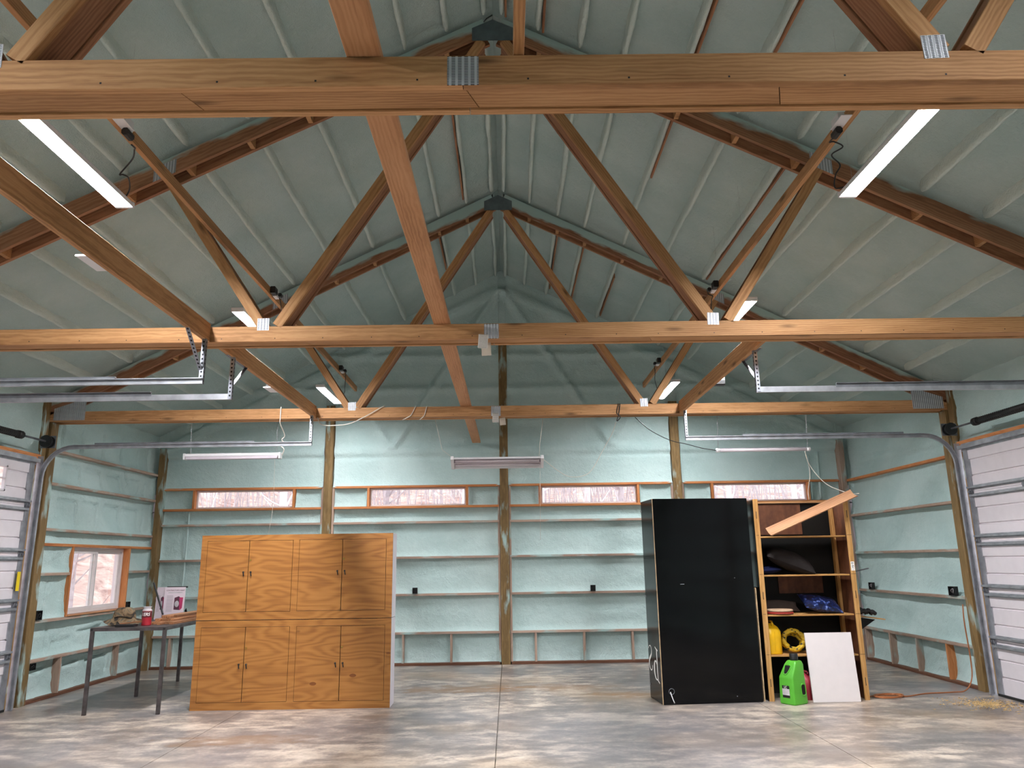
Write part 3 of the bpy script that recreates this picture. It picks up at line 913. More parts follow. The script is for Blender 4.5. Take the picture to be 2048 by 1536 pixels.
def rib(x, y0, y1, sd):
    """a purlin edge rounded over with foam; wavers along its length"""
    n = max(6, int((y1 - y0) / 0.07))
    s = 1 if x > 0 else -1
    V, F = [], []
    y = np.linspace(y0, y1, n)
    wid = 0.024 + 0.010 * fbm(y * 2.5, y * 0 + sd, sd) + 0.006 * fbm(y * 9, y * 0 + sd, sd + 3)
    off = 0.016 * fbm(y * 1.2, y * 0, sd + 7)
    drop = 0.008 * fbm(y * 4, y * 0, sd + 11)
    zb = zch(x) + 0.19
    prof = [(-1.25, 0.125), (-1.02, 0.04), (-0.8, 0.008), (0, 0.0), (0.8, 0.008), (1.02, 0.04), (1.25, 0.125)]
    P = np.zeros((n, len(prof), 3))
    for i in range(n):
        tp = 0.6 if i in (0, n - 1) else 1.0
        for j, (a, b) in enumerate(prof):
            P[i, j] = (x + off[i] + a * wid[i] * tp, y[i], zb + drop[i] + b + (0.02 if tp < 1 else 0))
    return grid('foam_rib', P, M['foam_rib'], roof)


k = 0
for s in (-1, 1):
    for x in XR:
        for y0, y1 in ((-0.85, T1 - 0.01), (T1 + 0.215, T2 - 0.01), (T2 + 0.215, T3 - 0.01), (T3 + 0.215, 13.42)):
            k += 1
            rib(s * x, y0, y1, k * 1.71)
        if random.random() < 0.9:
            pass
# purlins whose wood still shows beside the foam
for x, y0, y1 in ((0.13, T1 + .22, T2 - .02), (0.49, T1 + .22, T2 - .02), (1.28, 10.4, 13.2), (1.81, T3 + 1.2, 13.2), (-0.9, T3 + .3, 12.0), (-1.20, -0.8, T1 - .02), (1.81, T1 + .3, T3 - 2), (2.35, T1 + .3, T2 - .1), (0.89, T3 + .3, 13), (-0.49, T2 + .3, T3 - .2), (2.9, T2 + .3, T3 - .1)):
    board('purlin', (x, y0, zch(x) + 0.235), (x, y1, zch(x) + 0.235), 0.075, 0.022, M['fir_dark'], roof)
box('ridge_gap', -0.06, 0.06, -0.85, 13.4, 7.05, 7.07, M['foam_roof'], roof)

# ------------------------------------------------------------------ trusses


def truss(Y, label, splice, gl, grr, seam):
    t = thing('roof_truss', label, 'truss', (0, Y, 3.59))
    F, B = Y + 0.019, Y + 0.197
    for y, sx in ((F, splice), (B, splice + 0.02)):
        board('bottom_chord', (-6.15, y, 3.66), (sx - 0.0015, y, 3.66), 0.14, 0.038, M['fir'], t)
        board('bottom_chord', (sx + 0.0015, y, 3.66), (6.15, y, 3.66), 0.14, 0.038, M['fir'], t)
    xs = [-6.0] + seam + [6.0]
    for a, b in zip(xs[:-1], xs[1:]):
        # filler planks between the plies, cut on a slant where they meet
        v, f = prism([(-0.001, 0), (0, 0)], 0, 1)
        z0, z1, y0, y1 = 3.600, 3.72, Y + 0.042, Y + 0.174
        sk = 0.05
        c = (a + b) / 2
        vv = [(a + 0.002 - c, y0 - Y, z0 - 3.6), (b - 0.002 - c, y0 - Y, z0 - 3.6), (b - 0.002 + sk - c, y1 - Y, z0 - 3.6), (a + 0.002 + sk - c, y1 - Y, z0 - 3.6)]
        vv += [(p, q, z1 - 3.6) for p, q, _ in vv]
        me('chord_filler', vv, [(0, 3, 2, 1), (4, 5, 6, 7), (0, 1, 5, 4), (1, 2, 6, 5), (2, 3, 7, 6), (3, 0, 4, 7)], M['fir'], t, Matrix.Translation((c, Y, 3.6)))
    for s in (-1, 1):
        nx, nz = s * 0.447 * 0.083, 0.894 * 0.083
        for y, m in ((F, 'fir_spray' if Y > 9 else 'fir_spray_light'), (B, 'fir_dark')):
            board('top_chord', (s * 0.03 + nx, y, zch(0.03) + nz), (s * 6.15 + nx, y, zch(6.15) + nz), 0.166, 0.038, M[m], t, up=(s * 0.447, 0, 0.894))
        for x in XR[1:]:
            box('spacer_block', s * x - 0.022, s * x + 0.022, Y + 0.039, Y + 0.177, zch(x) + 0.012, zch(x) + 0.16, M['fir'], t)
        for p, q in (((s * 1.93, 3.735), (s * 0.11, 6.60)), ((s * 2.065, 3.735), (s * 3.03, 5.20))):
            dx, dz = q[0] - p[0], q[1] - p[1]
            L = math.hypot(dx, dz)
            up = (-dz / L * s * -1, 0, dx / L * s * -1) if False else (dz / L, 0, -dx / L)
            for y, w_, m in ((F, 0.089, 'fir'), (B, 0.089, 'fir_dark')):
                board('web', (p[0], y, p[1]), (q[0], y, q[1]), w_, 0.038, M[m], t, up=up)
            board('web_filler', (p[0] + dx * 0.01, Y + 0.108, p[1] + dz * 0.01), (q[0], Y + 0.108, q[1]), 0.072, 0.137, M['fir_dark'], t, up=up)
        # heel and mid-chord plates
        c = (s * 5.80, 3.74)
        me('heel_plate', *prism([(-0.21, -0.13), (0.21, -0.13), (0.21, 0.10 - s * 0.07), (-0.21, 0.10 + s * 0.07)], -0.0015, 0.0), M['gusset'], t, Matrix.Translation((c[0], Y - 0.0005, c[1])))
        me('gusset_plate', *prism([(-0.10, -0.05 + s * 0.05), (0.10, -0.05 - s * 0.05), (0.10, 0.09 - s * 0.05), (-0.10, 0.09 + s * 0.05)], -0.0015, 0.0), M['gusset'], t, Matrix.Translation((s * 3.05, Y - 0.0005, zch(3.05) + 0.05)))
    for x in (gl, grr):
        me('gusset_plate', *boxv(-0.052, 0.052, -0.002, 0, -0.055, 0.055), M['gusset'], t, Matrix.Translation((x, Y - 0.0005, 3.748)) @ Matrix.Rotation(R(random.uniform(-3, 3)), 4, 'Y'))
    me('splice_plate', *boxv(-0.065, 0.065, -0.002, 0, -0.067, 0.067), M['gusset'], t, Matrix.Translation((splice, Y - 0.0005, 3.657)))
    me('peak_plate', *prism([(-0.2, -0.11), (0.2, -0.11), (0.2, 0.03), (0.0, 0.125), (-0.2, 0.03)], -0.002, 0), M['gusset_dull'], t, Matrix.Translation((0, Y - 0.0005, 6.71)))
    # screw holes along the lower edge of the front chord
    parts = []
    for i in range(26):
        x = -5.4 + i * 0.43 + random.uniform(-0.05, 0.05)
        if abs(x - splice) > 0.1:
            parts.append(boxv(x - 0.004, x + 0.004, Y - 0.0006, Y + 0.002, 3.614, 3.622))
    me('screw_hole', *join(*parts), M['ink_black'], t)['kind'] = 'stuff'
    return t


M['gusset_dull'] = plain('oversprayed_plate', rgb(96, 108, 112), 0.6, 0.4, noise=0.1)
truss(T1, 'first timber roof truss overhead, its big bottom chord spanning the top of the view', -0.07, -2.03, 1.90, [-1.25, -0.06, 1.25])
truss(T2, 'middle timber roof truss, between the big overhead chord and the far truss', -0.036, -2.05, 1.93, [-1.7, 1.36])
truss(T3, 'far timber roof truss, standing on the posts past the overhead doors', -0.06, -2.003, 1.948, [-2.9, 2.6])

# ------------------------------------------------------------------ braces
board('ceiling_brace', (-0.49, -1.0, 3.751), (-0.46, 13.38, 3.751), 0.146, 0.038, M['fir_plank'], None, up=(1, 0, 0))
tag(bpy.data.objects['ceiling_brace'], 'long flat plank laid over the truss bottom chords near the middle', 'plank')
o = board('short_brace', (0.162, -1.0, 3.78), (0.162, T1 + 0.15, 3.78), 0.089, 0.045, M['fir'], None)
tag(o, 'short edge-on board ending over the first overhead truss chord', 'plank')
o = board('lateral_brace', (-2.50, -1.0, 4.60), (-2.50, 12.75, 4.60), 0.089, 0.038, M['fir'], None)
tag(o, 'lateral brace through the truss webs on the sliding-window side', 'plank')
o = board('lateral_brace', (2.45, -1.0, 4.60), (2.45, 12.75, 4.60), 0.089, 0.038, M['fir'], None)
tag(o, 'lateral brace through the truss webs on the shelf-unit side', 'plank')
for x, y0, y1, lb in ((-2.53, T1 + 0.22, T2 - 0.003, 'edge-on joist from the overhead truss chord to the middle truss'),
                      (-2.50, T2 + 0.22, T3 - 0.003, 'edge-on joist between middle and far trusses on the sliding-window side'),
                      (2.44, T2 + 0.22, T3 - 0.003, 'edge-on joist between middle and far trusses on the shelf-unit side')):
    o = board('blocking_joist', (x, y0, 3.675), (x, y1, 3.675), 0.165, 0.04, M['fir'], None)
    tag(o, lb, 'joist')

# ------------------------------------------------------------------ lit shop lights


def shop_light(x, y0, y1, label, outlet=None, z=4.26, cord=None, lit='lit'):
    c = (x, (y0 + y1) / 2, z)
    t = thing('shop_light', label, 'light', c, group='lit shop lights under the trusses')
    h = (y1 - y0) / 2
    base = Matrix.Translation(c)
    me('housing', *join(boxv(-0.062, 0.062, -h, h, 0.026, 0.042, 0.006), boxv(-0.065, -0.0615, -h, h, 0.003, 0.036), boxv(0.0615, 0.065, -h, h, 0.003, 0.036)), M['white_plastic'], t, base)
    box('diffuser', -0.061, 0.061, -h + 0.012, h - 0.012, 0.018, 0.0255, M[lit], t, 0, base)
    for q in (-1, 1):
        box('end_cap', -0.066, 0.066, q * h - 0.012, q * h + 0.012, 0.002, 0.043, M['white_plastic'], t, 0, base)
        yy = c[1] + q * (h - 0.1)
        tube('suspension_wire', [(x, yy, z + 0.04), (x, yy, zch(x) + 0.22)], 0.0007, M['galv'], t, n=4, smooth=0)
    if cord:
        tube('power_cord', cord, 0.0055, M['cord_black'], t, n=6)
    return t


SL = -2.71
SR = 2.63
shop_light(SL, 3.96, 5.18, 'lit shop light under the first truss on the sliding-window side',
           cord=[(-2.45, 4.70, 4.49), (-2.455, 4.76, 4.50), (-2.49, 4.82, 4.525), (-2.54, 4.9, 4.497), (-2.672, 5.0, 4.437), (-2.65, 5.0, 4.432), (-2.635, 5.05, 4.431), (-2.645, 5.1, 4.37), (-2.70, 5.15, 4.32)])
shop_light(SL, 7.58, 8.80, 'lit shop light past the middle truss, sliding-window side', cord=[(-2.44, 8.08, 4.60), (-2.45, 8.2, 4.50), (-2.55, 8.5, 4.42), (-2.69, 8.76, 4.33)])
shop_light(SL, 11.14, 12.36, lit='lit_dim', label='lit shop light past the far truss, sliding-window side', cord=[(-2.42, 11.53, 4.59), (-2.46, 11.7, 4.42), (-2.56, 12.1, 4.38), (-2.70, 12.33, 4.33)])
shop_light(SR, 3.93, 5.15, 'lit shop light under the first truss on the shelf-unit side',
           cord=[(2.40, 4.78, 4.53), (2.389, 4.82, 4.52), (2.43, 4.84, 4.535), (2.518, 4.9, 4.53), (2.478, 5.0, 4.523), (2.555, 5.05, 4.47), (2.537, 5.1, 4.417), (2.545, 5.15, 4.34), (2.60, 5.12, 4.33)])
shop_light(SR, 7.45, 8.67, 'lit shop light past the middle truss, shelf-unit side', cord=[(2.37, 8.09, 4.60), (2.375, 8.09, 4.57), (2.41, 8.06, 4.54), (2.40, 8.04, 4.51), (2.39, 8.05, 4.47), (2.45, 8.3, 4.40), (2.60, 8.62, 4.33)])
shop_light(SR, 11.10, 12.32, lit='lit_dim', label='lit shop light past the far truss, shelf-unit side', cord=[(2.37, 11.34, 4.58), (2.38, 11.36, 4.48), (2.42, 11.6, 4.40), (2.60, 12.25, 4.33)])
shop_light(SL, 0.32, 1.54, lit='lit_low', label='lit shop light overhead of the photographer, sliding-window side')
shop_light(SR, 0.32, 1.54, lit='lit_low', label='lit shop light overhead of the photographer, shelf-unit side')
shop_light(SL, -3.3, -2.08, lit='lit_low', label='lit shop light behind the photographer, sliding-window side')
shop_light(SR, -3.3, -2.08, lit='lit_low', label='lit shop light behind the photographer, shelf-unit side')

# outlets on the lateral braces
for x, y, lb in ((-2.50, 4.62, 'white outlet box with black plug above the first light, sliding-window side'), (-2.50, 8.01, 'white outlet box with black plug behind the middle truss, sliding-window side'),
                 (-2.50, 11.45, 'white outlet box with black plug behind the far truss, sliding-window side'), (2.45, 4.70, 'white outlet box with black plug above the first light, shelf-unit side'),
                 (2.45, 8.0, 'white outlet box with black plug behind the middle truss, shelf-unit side'), (2.45, 11.25, 'white outlet box with black plug behind the far truss, shelf-unit side')):
    s = -1 if x < 0 else 1
    t = thing('power_outlet', lb, 'outlet', (x, y, 4.6), group='outlets on the lateral braces')
    b = Matrix.Translation((x - s * 0.019, y, 4.6))
    # box on the inner face of the brace; the near pair also show a white cover plate below
    q = -s
    box('outlet_box', *sorted((0.0, q * 0.045)), -0.055, 0.055, -0.035, 0.045, M['white_plastic'], t, 0.004, b)
    if y < 5:
        box('cover_plate', *sorted((q * 0.0, q * 0.075)), -0.16, 0.02, -0.046, -0.04, M['white_plastic'], t, 0, b)
        box('plug', *sorted((q * 0.012, q * 0.062)), -0.03, 0.05, -0.10, -0.047, M['black'], t, 0.014, b)
    else:
        box('adapter', *sorted((q * 0.005, q * 0.06)), -0.15, -0.057, -0.03, 0.045, M['black'], t, 0.006, b)
        box('plug', *sorted((q * 0.046, q * 0.085)), 0.0, 0.05, -0.02, 0.02, M['black'], t, 0.008, b)

# sensors under the joists
for x, y, lb in ((-2.59, 4.66, 'white square plate sensor on the near joist beside the overhead chord'), (-2.58, 8.42, 'white square plate sensor on the far joist, sliding-window side'),
                 (2.52, 8.46, 'black and white sensor on the far joist, shelf-unit side')):
    s = -1 if x < 0 else 1
    t = thing('ceiling_sensor', lb, 'sensor', (x, y, 3.6))
    b = Matrix.Translation((x, y, 3.62))
    if s < 0:
        box('plate', -0.05, 0.055, -0.13, 0.13, -0.012, 0.0, M['white_plastic'], t, 0.003, b)
        box('sensor_body', -0.055, 0.02, -0.03, 0.05, 0.0, 0.045, M['black'], t, 0.006, b)
        box('bracket', 0.02, 0.07, -0.02, 0.02, 0.0, 0.06, M['galv'], t, 0, b)
    else:
        box('sensor_body', -0.06, 0.06, -0.04, 0.05, -0.02, 0.05, M['black'], t, 0.012, b)
        box('cap', 0.02, 0.06, -0.03, 0.03, 0.05, 0.075, M['white_plastic'], t, 0.004, b)

# ------------------------------------------------------------------ overhead doors


def sweep_xz(path, prof, y):
    """sweep a profile (a = across in plane, b = along Y) along an (x,z) path"""
    n, m = len(path), len(prof)
    V, F = [], []
    for i, (x, z) in enumerate(path):
        x0, z0 = path[max(i - 1, 0)]
        x1, z1 = path[min(i + 1, n - 1)]
        tx, tz = x1 - x0, z1 - z0
        L = math.hypot(tx, tz)
        px, pz = -tz / L, tx / L
        for a, b in prof:
            V.append((x + px * a, y + b, z + pz * a))
    for i in range(n - 1):
        for j in range(m):
            F.append((i * m + j, i * m + (j + 1) % m, (i + 1) * m + (j + 1) % m, (i + 1) * m + j))
    F += [tuple(range(m)), tuple(range((n - 1) * m + m - 1, (n - 1) * m - 1, -1))]
    return V, F


UCH = [(-0.027, 0.0), (0.027, 0.0), (0.027, 0.028), (0.019, 0.028), (0.024, 0.024), (0.024, 0.003), (-0.024, 0.003), (-0.024, 0.024), (-0.019, 0.028), (-0.027, 0.028)]


def overhead_door(n, s, y0, y1, label, detail, xin, windows=()):
    d = thing('door_%d' % n, label, 'door', (s * 6.05, (y0 + y1) / 2, 0), kind='structure')
    X = 6.025
    for i in range(5):
        z0, z1 = 0.03 + i * 0.608, 0.03 + (i + 1) * 0.608 - 0.004
        h = z1 - z0
        # profile: raised fields with two pressed grooves
        pr = [(X + 0.04, z0), (X, z0), (X, z0 + h * .33 - .012), (X + .014, z0 + h * .33 - .006), (X + .014, z0 + h * .33 + .006), (X, z0 + h * .33 + .012),
              (X, z0 + h * .66 - .012), (X + .014, z0 + h * .66 - .006), (X + .014, z0 + h * .66 + .006), (X, z0 + h * .66 + .012), (X, z1), (X + 0.04, z1)]
        if windows and i == 4:
            ed = [y0] + [q for w in windows for q in w] + [y1]
            parts = []
            for a, b in zip(ed[0::2], ed[1::2]):
                parts.append(prism([(s * p, q) for p, q in pr], a, b))
            wz0, wz1 = 2.60, 2.91
            for a, b in windows:
                parts.append(boxv(*sorted((s * X, s * (X + .04))), a, b, z0, wz0))
                parts.append(boxv(*sorted((s * X, s * (X + .04))), a, b, wz1, z1))
            sec = me('door_section', *join(*parts), M['door_white'], d)
            for a, b in windows:
                e = 0.022
                mid = (a + b) / 2
                zz = (wz0 + wz1) / 2
                wx = sorted((s * (X - .012), s * (X + .03)))
                fr_ = me('window_frame', *join(boxv(*wx, a, b, wz0, wz0 + e), boxv(*wx, a, b, wz1 - e, wz1), boxv(*wx, a, a + e, wz0, wz1), boxv(*wx, b - e, b, wz0, wz1),
                                               boxv(*wx, a, b, zz - .006, zz + .006), boxv(*wx, mid - .006, mid + .006, wz0, wz1)), M['door_white'], sec)
                me('pane', *boxv(*sorted((s * (X + .01), s * (X + .014))), a + e, b - e, wz0 + e, wz1 - e), M['glass'], sec)
        else:
            sec = me('door_section', *prism([(s * p, q) for p, q in pr], y0, y1), M['door_white'], d)
        if detail:
            # galvanized end stile with notches
            me('end_stile', *join(boxv(*sorted((s * (X - .012), s * (X + .001))), y1 - 0.10, y1, z0, z0 + h * .33), boxv(*sorted((s * (X - .012), s * (X + .001))), y1 - 0.115, y1, z0 + h * .33, z0 + h * .66),
                                  boxv(*sorted((s * (X - .012), s * (X + .001))), y1 - 0.085, y1, z0 + h * .66, z1)), M['galv'], sec)

    def strut(z, hgt=0.034, dep=0.05, end=0.06):
        a = [(X, z - hgt), (X - 0.004, z - hgt), (X - 0.004, z - hgt * .45), (X - dep, z - hgt * .45), (X - dep, z + hgt * .45), (X - 0.004, z + hgt * .45), (X - 0.004, z + hgt), (X, z + hgt)]
        me('strut', *prism([(s * p, q) for p, q in a], y0, y1 + end), M['galv'], d)
    if detail:
        strut(3.035, 0.05, 0.06, 0.03)
        for i in range(1, 5):
            zj = 0.03 + i * 0.608 - 0.002
            strut(zj + 0.052, 0.026, 0.045, -0.02)
            strut(zj - 0.052, 0.026, 0.04, -0.04)
            for yy in (y1 - 0.05, (y0 + y1) / 2 + 0.32, y0 + 0.05):
                h_ = me('hinge', *join(boxv(*sorted((s * (X - .018), s * X)), yy - 0.045, yy + 0.045, zj - 0.03, zj + 0.03), boxv(*sorted((s * (X - .04), s * (X - .018))), yy - 0.02, yy + 0.02, zj - 0.012, zj + 0.012),
                                        boxv(*sorted((s * (X - .03), s * (X - .018))), yy - 0.04, yy - 0.025, zj - 0.022, zj + 0.022)), M['galv_dark'], d)
        me('weather_seal', *boxv(*sorted((s * (X - .02), s * (X + .03))), y0, y1, 0.002, 0.03), M['rubber'], d)
    # tracks at both edges
    for yy, q in ((y1 + 0.045, 1), (y0 - 0.045, -1)):
        if not detail and q < 0:
            continue
        pth = [(s * 5.955, 0.02), (s * 5.945, 1.4), (s * 5.935, 2.82)]
        for k_ in range(1, 9):
            w = k_ / 8 * math.pi / 2
            pth.append((s * (5.935 - 0.39 * (1 - math.cos(w))), 2.82 + 0.39 * math.sin(w)))
        pth += [(s * 4.0, 3.212), (s * xin, 3.212)]
        pr = [(a, -b * q) for a, b in UCH]
        tr = me('track', *sweep_xz(pth, pr, yy), M['galv'], d)
        me('track_angle', *join(boxv(*sorted((s * 5.3, s * (xin + 0.75))), yy - q * 0.002, yy + q * 0.001, 3.225, 3.262), boxv(*sorted((s * 5.3, s * (xin + 0.75))), *sorted((yy, yy + q * 0.03)), 3.258, 3.262)), M['galv_dark'], tr)
        me('jamb_angle', *join(boxv(*sorted((s * 5.97, s * 5.98)), *sorted((yy + q * 0.02, yy + q * 0.03)), 0.0, 3.1), boxv(*sorted((s * 5.955, s * 6.04)), *sorted((yy + q * 0.026, yy + q * 0.03)), 0.0, 3.1)), M['galv'], tr)
    if detail:
        # torsion shaft, spring, drum
        tube('shaft', [(s * 5.85, y0 - 0.1, 3.27), (s * 5.85, y1 + 0.06, 3.27)], 0.013, M['galv_dark'], d, n=8, smooth=0)
        pts = []
        for i in range(0, 241):
            w = i / 241 * 2 * math.pi * 40
            pts.append((s * 5.85 + 0.040 * math.cos(w), y1 - 0.66 - (y1 - y0 - 1.4) * i / 240, 3.27 + 0.040 * math.sin(w)))
        me('torsion_spring', *join(tubev([(s * 5.85, y1 - 0.62, 3.27), (s * 5.85, y0 + 0.7, 3.27)], 0.042, 10, 0), tubev([(s * 5.85, y1 - 0.60, 3.27), (s * 5.85, y1 - 0.68, 3.27)], 0.05, 10, 0), tubev(pts, 0.007, 4, 0)), M['spring'], d, smooth=True)
        lathe('cable_drum', [(0.075, -0.05), (0.078, -0.03), (0.055, -0.028), (0.05, 0.03), (0.08, 0.034), (0.08, 0.05), (0.03, 0.05)], M['black'], d, Matrix.Translation((s * 5.85, y1 - 0.06, 3.27)) @ Matrix.Rotation(R(90), 4, 'X'), 20)
        box('bearing_plate', *sorted((s * 5.80, s * 6.0)), y1 + 0.03, y1 + 0.036, 3.20, 3.36, M['galv_dark'], d)
    return d


def hanger(door, x, y, ztop, pts):
    for p0, p1 in pts:
        board('hanger_strap', p0, p1, 0.034, 0.004, M['perf'], door, up=(1, 0, 0), c=0)


d1 = overhead_door(1, -1, 6.98, 9.82, 'white sectional overhead door with a small window, sliding-window side', True, 2.47, windows=((7.6, 8.16), (8.74, 9.30)))
d2 = overhead_door(2, 1, 6.98, 9.82, 'white sectional overhead door on the shelf-unit side', True, 2.43)
d3 = overhead_door(3, -1, 3.36, 6.27, 'second overhead door up the wall, of which only the upper track shows', False, 2.50)
for d, x, y, bx, by in ((d1, -2.49, 9.87, -2.5, 10.02), (d1, -2.49, 6.93, -2.5, 6.9), (d2, 2.45, 9.87, 2.44, 10.02), (d2, 2.45, 6.93, 2.44, 6.9), (d3, -2.52, 6.32, -2.53, 6.3)):
    s = -1 if x < 0 else 1
    board('hanger_strap', (x, y, 3.19), (x, y + 0.01, 3.595), 0.034, 0.004, M['perf'], d, up=(1, 0, 0), c=0)
    board('hanger_strap', (x - s * 0.016, y + 0.018, 3.19), (x - s * 0.016, y + 0.028, 3.595), 0.034, 0.004, M['perf'], d, up=(0, 1, 0), c=0)
    if y < 9:
        board('hanger_strap', (x + s * 0.01, y + 0.02, 3.30), (x + s * 0.01, y + (0.42 if y > 6.5 else -0.32), 3.595), 0.034, 0.004, M['perf'], d, up=(1, 0, 0), c=0)
        board('hanger_angle', (x + s * 0.024, y - 0.08, 3.593), (x + s * 0.024, y + 0.45, 3.593), 0.034, 0.004, M['perf'], d, up=(1, 0, 0), c=0) if y > 6.5 else None

# yellow warning sticker on the near door track edge
t = box('warning_sticker', -5.985, -5.98, 9.70, 9.76, 1.41, 1.64, M['sticker'], None)
tag(t, 'yellow warning sticker on the overhead door end, sliding-window side', 'sticker')

# ------------------------------------------------------------------ unlit hanging lights at the far truss


def hang_light(name, x0, x1, z, label, kind, y=10.33):
    c = ((x0 + x1) / 2, y, z)
    t = thing(name, label, 'light', c)
    h = (x1 - x0) / 2
    b = Matrix.Translation(c)
    if kind == 'strip':
        box('housing', -h, h, -0.045, 0.045, 0.02, 0.065, M['white_plastic'], t, 0.01, b)
        me('lens', *prism([(-h + 0.02, 0.02), (h - 0.02, 0.02), (h - 0.03, -0.012), (-h + 0.03, -0.012)], -0.05, 0.05), M['dim_white'], t, b)
        for q in (-1, 1):
            box('end_cap', q * h - 0.012, q * h + 0.012, -0.05, 0.05, -0.014, 0.068, M['white_plastic'], t, 0.004, b)
    elif kind == 'tube':
        tube('tube', [(x0 + 0.03, y, z + 0.0), (x1 - 0.03, y, z + 0.0)], 0.024, M['tube'], t, n=12, smooth=0)
        box('spine', -h + 0.03, h - 0.03, -0.012, 0.012, 0.02, 0.03, M['galv'], t, 0, b)
        for q in (-1, 1):
            tube('end_cap', [(c[0] + q * (h - 0.05), y, z), (c[0] + q * h, y, z)], 0.028, M['white_plastic'], t, n=12, smooth=0)
    else:
        # open two-tube fixture tipped toward the room
        tb = b @ Matrix.Rotation(R(-28), 4, 'X')
        me('reflector', *join(prism([(-h + 0.02, 0.03), (h - 0.02, 0.03), (h - 0.02, 0.036), (-h + 0.02, 0.036)], -0.09, 0.09)), M['dim_white'], t, tb)
        for q in (-1, 1):
            me('reflector_wing', [(-h + .02, q * .09, .03), (h - .02, q * .09, .03), (h - .02, q * .115, -.012), (-h + .02, q * .115, -.012), (-h + .02, q * .092, .034), (h - .02, q * .092, .034), (h - .02, q * .118, -.009), (-h + .02, q * .118, -.009)],
               [(0, 1, 2, 3), (7, 6, 5, 4), (0, 4, 5, 1), (2, 6, 7, 3), (1, 5, 6, 2), (3, 7, 4, 0)], M['white_plastic'], t, tb)
            v, f = tubev([(-h + 0.04, q * 0.045, 0.005), (h - 0.04, q * 0.045, 0.005)], 0.018, 10, 0)
            me('fluorescent_tube', v, f, M['tube'], t, tb, smooth=True)
            me('end_cap', *boxv(q * h - 0.02, q * h + 0.02, -0.115, 0.115, -0.015, 0.04), M['white_plastic'], t, tb)
        me('spine', *boxv(-h + .02, h - .02, -0.012, 0.012, 0.0, 0.03), M['dim_white'], t, tb)
    return t


def chain(name, p0, p1, parent, mat='galv'):
    n = int((Vector(p1) - Vector(p0)).length / 0.035)
    parts = []
    for i in range(n):
        a = np.array(p0) + (np.array(p1) - np.array(p0)) * i / n
        b = np.array(p0) + (np.array(p1) - np.array(p0)) * (i + 1.25) / n
        o = np.array([0.006, 0, 0]) if i % 2 else np.array([0, 0.006, 0])
        m = (a + b) / 2
        parts.append(tubev([a, m + o, b, m - o, a], 0.0022, 4, 2))
    return me(name, *join(*parts), M[mat], parent)


hl = hang_light('hanging_shop_light', -4.30, -3.01, 3.10, 'white unlit strip light on chains over the workbench side', 'strip')
chain('chain', (-4.23, 10.33, 3.165), (-4.235, 10.29, 3.585), hl)
chain('chain', (-3.06, 10.33, 3.165), (-3.06, 10.29, 3.585), hl)
tube('power_cord', [(-2.985, 10.33, 3.13), (-2.955, 10.30, 3.21), (-2.99, 10.28, 3.25), (-2.955, 10.29, 3.29), (-2.985, 10.28, 3.34), (-2.95, 10.28, 3.40), (-2.965, 10.10, 3.53), (-2.955, 10.06, 3.60), (-2.955, 10.06, 3.75)], 0.007, M['cord_white'], hl)
hc = hang_light('hanging_tube_fixture', -0.66, 0.56, 2.985, 'open two-tube fixture hanging in the middle before the back wall', 'twin')
tube('suspension_string', [(-0.60, 10.33, 3.02), (-0.80, 10.32, 3.17), (-0.90, 10.30, 3.59)], 0.003, M['cord_white'], hc, n=4, smooth=0)
tube('suspension_string', [(0.52, 10.33, 3.03), (0.535, 10.32, 3.25), (0.585, 10.30, 3.59)], 0.003, M['cord_white'], hc, n=4, smooth=0)
tube('power_cord', [(0.57, 10.33, 3.03), (0.765, 10.33, 2.874), (0.931, 10.33, 2.784), (1.135, 10.33, 2.801), (1.254, 10.33, 2.901), (1.40, 10.3, 3.15), (1.511, 10.2, 3.343), (1.561, 10.1, 3.49)], 0.004, M['cord_white'], hc)
tube('pull_string', [(0.53, 10.33, 2.95), (0.513, 10.33, 1.95)], 0.002, M['cord_white'], hc, n=4, smooth=0)
hr = hang_light('hanging_tube_light', 2.945, 4.235, 3.115, 'slim unlit tube light on chains over the black cabinet side', 'tube')
chain('chain', (2.975, 10.33, 3.145), (2.983, 10.29, 3.585), hr)
chain('chain', (4.20, 10.33, 3.145), (4.208, 10.29, 3.585), hr)
tube('power_cord', [(2.945, 10.33, 3.115), (2.75, 10.33, 3.15), (2.552, 10.32, 3.204), (2.316, 10.31, 3.263), (2.05, 10.3, 3.405), (1.853, 10.3, 3.585)], 0.005, M['cord_black'], hr)
tube('pull_cord', [(4.16, 10.33, 3.09), (4.19, 10.28, 2.882), (4.33, 10.15, 2.62), (4.52, 9.9, 2.47), (4.56, 9.72, 2.455)], 0.005, M['cord_white'], hr)
tube('pull_cord', [(4.16, 10.33, 3.09), (4.20, 10.33, 2.81), (4.15, 10.33, 2.55), (4.15, 10.33, 2.43)], 0.0045, M['cord_white'], hr)
tube('pull_cord', [(-3.08, 10.33, 3.09), (-3.07, 10.33, 2.46), (-3.11, 10.33, 2.08)], 0.0025, M['cord_white'], hl, n=4)

